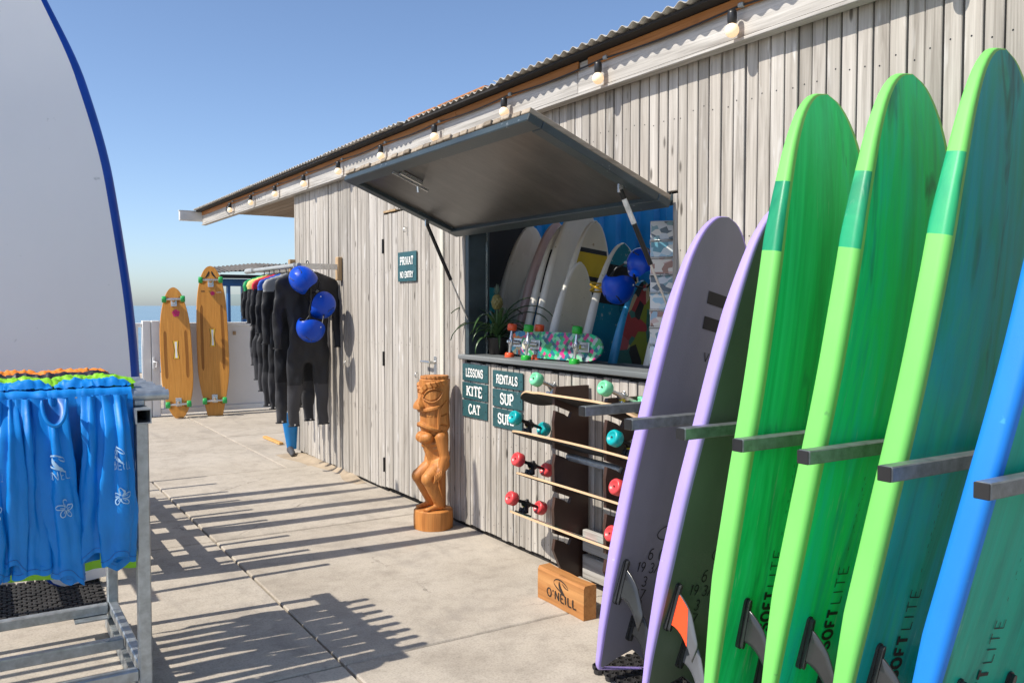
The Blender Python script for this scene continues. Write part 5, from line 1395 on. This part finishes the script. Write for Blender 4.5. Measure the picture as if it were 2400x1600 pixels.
# pineapple plant
pl=thing('pineapple_plant','potted pineapple plant with one small fruit on the end of the counter','plant',T(2.90,4.80,1.13))
part('pot',MB().lathe([(.045,0),(.052,.005),(.066,.10),(.07,.105),(.07,.115),(.062,.115),(.06,.10)],24,0),plain('dark_pot',(.03,.025,.022),.5),pl)
part('soil',MB().lathe([(.001,.102),(.060,.100)],20,0),plain('soil',(.03,.02,.013),.9),pl)
LEAF=plain('pineapple_leaf',(.055,.115,.040),.35,0,.35,(14,14,14),spec=.5)
rr=random.Random(5)
for k in range(36):
    a=k*2.399; low=k/36; L=.20+.20*rr.random()*(.6+low)
    el=math.radians(78-58*(1-low) if k%3 else 40+30*rr.random()); hw_=.011
    dr=Vector((math.cos(a),math.sin(a),0)); p=Vector((.012*math.cos(a),.012*math.sin(a),.10+.05*low)); rows=[]; e_=el
    sd_=Vector((-math.sin(a),math.cos(a),0))
    for i in range(12):
        u=i/11; w_=hw_*(1-u**1.6)*(.6+.8*min(1,u*4))+.0006
        up_=(Vector((0,0,1))*math.cos(e_)-dr*math.sin(e_))
        rows.append([p+sd_*w_+up_*.004,p+up_*-.002,p-sd_*w_+up_*.004])
        p=p+(dr*math.cos(e_)+Vector((0,0,1))*math.sin(e_))*(L/11); e_-=math.radians(6+7*rr.random())+.10*u
    part('leaf',MB().loft(rows,False,0,False,True),LEAF,pl)
part('stalk',MB().tube([(0,0,.1),(-.01,-.01,.26),(-.012,-.012,.30)],.010,8),LEAF,pl)
FR=plain('pineapple_skin',(.20,.17,.05),.5,0,.4,(60,60,60),.5,120)
def frt(u,v):
    a=2*PI*u; r=.036*math.sin(PI*(.12+.8*v))**.6*(1+.06*math.sin(9*a+v*18)+.06*math.sin(9*a-v*18)); return (-.012+r*math.cos(a),-.012+r*math.sin(a),.295+.095*v)
part('fruit',MB().grid(frt,48,28,0,True,True),FR,pl)
CRN=plain('crown_leaf',(.14,.20,.15),.5,0,.2)
for k in range(26):
    a=k*2.399; lay=k/26; el=.5+1.0*lay; L=.035+.03*lay; d=Vector((math.cos(a)*math.cos(el),math.sin(a)*math.cos(el),math.sin(el))); sd_=Vector((-math.sin(a),math.cos(a),0)); b0=Vector((-.012,-.012,.385+.012*lay))
    part('crown_leaf',MB().add([b0+sd_*.006,b0-sd_*.006,b0+d*L*.6-sd_*.004,b0+d*L+Vector((0,0,.004)),b0+d*L*.6+sd_*.004],[(0,1,2,3,4)]),CRN,pl)

# ---------------------------------------------------------------- boards inside the shack, tails up
OFFWHITE=plain('old_white_resin',(.66,.63,.56),.28,0,.10,(4,4,1.5),spots=((.42,.36,.25),16,.66))
CREAM=plain('cream_resin',(.62,.57,.44),.3,0,.12,(4,4,1.5),spots=((.35,.27,.16),18,.64))
PINKR=plain('pink_resin',(.50,.36,.34),.35,0,.10,(4,4,1.5),spots=((.3,.2,.18),16,.7))
TEALR=plain('teal_resin',(.01,.20,.22),.3,0,.1); AQUA=plain('aqua_resin',(.02,.19,.25),.3,0,.2,(6,6,2),spots=((.35,.42,.38),30,.62))
YELR=plain('yellow_resin',(.52,.36,.02),.3,0,.15,(6,6,3)); PADB=plain('traction_pad',(.012,.011,.011),.8,0,.3,(60,60,60),.6,250)
SKYB=plain('sky_blue_rail',(.02,.24,.46),.3); STRB=plain('stripe_blue',(.02,.10,.20),.35); REDM=plain('red_mark',(.40,.02,.03),.4)
GREENB=plain('grey_green_resin',(.10,.17,.15),.4,0,.2)
GRAF=art('monster_art',[(.36,.05,.05),(.22,.26,.03),(.03,.03,.03),(.48,.38,.22),(.42,.10,.10),(.05,.16,.13)],(17,1,11),1,'v')
INB='surfboards stored inside the shack'
def inner(label,px,Yp,ztop,W,prof,mats,lean=.10,L=None,fins=None,fb=(),rb=(),th=.06,ps=.04,rn=.10):
    """px: x of the board's upper end at its plane; board shown tail up"""
    L=L or (ztop-.10)/math.cos(lean)
    x0=px-math.sin(lean)*L
    return surfboard('surfboard',label,T(x0,Yp,.095)@RX(ps)@RY(lean),L,W,th,prof,mats,rn,.03,False,fins,flip=True,group=INB,face_bands=fb,rail_bands=rb,edge=.004)
f1=[(0,.34,.11,.12,.07,FINBLACK,0,None,False)]
# (flip: s=0 is the tail, at the top)
inner('teal surfboard with red stripe, lowest and farthest left inside the shack',3.43,5.72,1.63,.50,LONG,[TEALR,TEALR,TEALR,TEALR],.14,1.50)
inner('tall off white surfboard with one black fin, leftmost of the white boards inside',3.40,5.20,2.02,.50,ROUND,[OFFWHITE,OFFWHITE,OFFWHITE,OFFWHITE],.10,fins=f1)
inner('narrow white board squeezed behind the pink one inside the shack',3.37,5.06,1.80,.40,PIN,[OFFWHITE,OFFWHITE,OFFWHITE,OFFWHITE],.08)
inner('dull pink surfboard with one black fin inside the shack',3.47,4.98,2.03,.50,ROUND,[PINKR,PINKR,PINKR,PINKR,STRB],.11,fins=f1,fb=((.62,.80),))
inner('white surfboard with grey pad and dark blue stripe inside the shack',3.37,4.75,1.99,.45,ROUND,[OFFWHITE,OFFWHITE,OFFWHITE,OFFWHITE,PADB,STRB],.13,fb=((.10,.24),(.26,.6)))
inner('biggest white surfboard with grey fin rising highest inside the shack',3.44,4.66,2.12,.56,ROUND,[OFFWHITE,OFFWHITE,OFFWHITE,OFFWHITE,AQUA],.10,fins=[(0,.40,.11,.12,.07,FINCLEAR,0,None,False)],fb=((.47,.60),))
t,_=inner('white surfboard with broad yellow bands and black lines inside the shack',3.37,4.42,1.99,.45,ROUND,[CREAM,OFFWHITE,OFFWHITE,OFFWHITE,CREAM,PRINTBLACK,YELR,PRINTBLACK,YELR,PRINTBLACK,YELR,PRINTBLACK,YELR,PRINTBLACK],.12,fb=((.02,.10),(.10,.106),(.106,.19),(.19,.20),(.20,.235),(.235,.242)),rb=((.33,.38),(.38,.384),(.41,.47),(.47,.474)))
inner('short cream surfboard between the yellow banded and the aqua board',3.17,4.30,1.72,.38,ROUND,[CREAM,OFFWHITE,OFFWHITE,OFFWHITE],.12)
inner('white railed aqua surfboard with black tail pad and yellow leash inside the shack',3.34,4.10,1.83,.47,ROUND,[AQUA,OFFWHITE,OFFWHITE,OFFWHITE,PADB,GREENB],.12,fb=((.075,.22),(.42,.70)))
inner('sky blue railed surfboard with painted monster art inside the shack',3.30,3.86,1.60,.42,ROUND,[GRAF,SKYB,SKYB,SKYB],.10)
inner('white surfboard behind the black wetsuits at the right inside the shack',3.36,3.62,1.58,.44,ROUND,[GREENB,OFFWHITE,OFFWHITE,OFFWHITE,PADB],.10,fb=((.05,.35),))
# yellow leash looped round the aqua board
pts=[]
for i in range(60):
    a=i/59*4*PI; pts.append((3.28+.235*math.cos(a),4.03+.06*math.sin(a)-.03,1.555+.02*math.sin(a*1.5+1)-.012*math.cos(a*.5)))
tag(part('leash',MB().tube(pts,.006,6),plain('yellow_cord',(.62,.36,.01),.45)),'yellow leash wound round the aqua surfboard inside the shack','leash')
# clothing rail inside with wetsuits and helmets
ir=thing('clothing_rail','dark pipe clothing rail on a post inside the shack','rail',T(3.5,3.5,.09))
part('post',MB().box((3.55,3.80,.09),(3.60,3.85,1.80),0,.004),PALEWOOD,ir,True); part('pipe',MB().tube([(3.40,3.85,1.72),(3.40,2.4,1.72)],.016,12),BLACKMETAL,ir,True); part('bracket',MB().box((3.39,3.81,1.70),(3.56,3.84,1.745),0,.003),PALEWOOD,ir,True)
wetsuit('black wetsuit with green and red shoulders on the rail inside the shack',3.42,3.33,.3,.95,.45,.6,'green',-.10,1.62)
wetsuit('plain black wetsuit hanging deeper inside the shack',3.22,3.38,.3,.95,.45,.6,None,-.10,1.60)
helmet('dark blue water helmet hanging higher on the rail inside the shack',T(3.07,3.58,1.67)@aim(-.35,-.35,.8,.5),.09)
helmet('blue water helmet hanging lower inside the shack opening',T(2.935,3.62,1.55)@aim(-.55,-.15,-.75,3.0),.092)
part('print_lettering',text_mb('UNLIT',.02,lambda a,b,d:V(a,-.119-d,b),.2,False,.004,.1,.06),YELR,bpy.data.objects[[o.name for o in bpy.data.objects if o.name.startswith('water_helmet')][-1]]) if 0 else None
# postcard rack
pc=thing('postcard_rack','wire postcard rack full of beach postcards at the right end of the opening','postcard rack',T(2.915,3.225,1.135))
mb=MB()
for s in (-.07,.07): mb.tube([(0,s,0),(0,s,.70)],.003,6)
for k in range(8):
    z=.02+k*.085; mb.tube([(-.02,-.075,z),(-.03,-.075,z+.02),(-.03,.075,z+.02),(-.02,.075,z)],.0022,6)
part('wire_frame',mb.xf(RZ(.72)),CHROME,pc)
PCM=[art('postcard_%d'%i,c,(30,30,40),i,'v') for i,c in enumerate(([(.35,.55,.68),(.6,.7,.75),(.12,.32,.42),(.72,.74,.72)],[(.55,.60,.66),(.10,.14,.18),(.66,.66,.64),(.2,.34,.4)],[(.60,.45,.42),(.30,.45,.58),(.70,.66,.60),(.35,.2,.16)]))]
for k in range(8):
    for s in (0,):
        z=.03+k*.085; mb=MB().box((-.027,-.07,z),(-.024,.07,z+.10),0,0).xf(RZ(.72)@T(0,0,0)@RY(-.12*0))
        p=part('postcard',mb,PCM[k%3],pc)
        part('postcard_border',MB().box((-.0235,-.073,z-.003),(-.0225,.073,z+.103)).xf(RZ(.72)),WHITEPAINT,p)
# small hooks on the planks
for y,z,lab in ((7.0,.98,'small metal hook screwed to the planks left of the door'),(5.80,2.02,'small metal hook above the PRIVAT sign'),(5.62,.97,'small metal hook on the door left of its handle')):
    mb=MB().tube([(WX-.001,y,z),(WX-.02,y,z),(WX-.028,y,z-.02),(WX-.02,y,z-.035),(WX-.012,y,z-.03)],.004,6); tag(part('hook',mb,CHROME),lab,'hook')
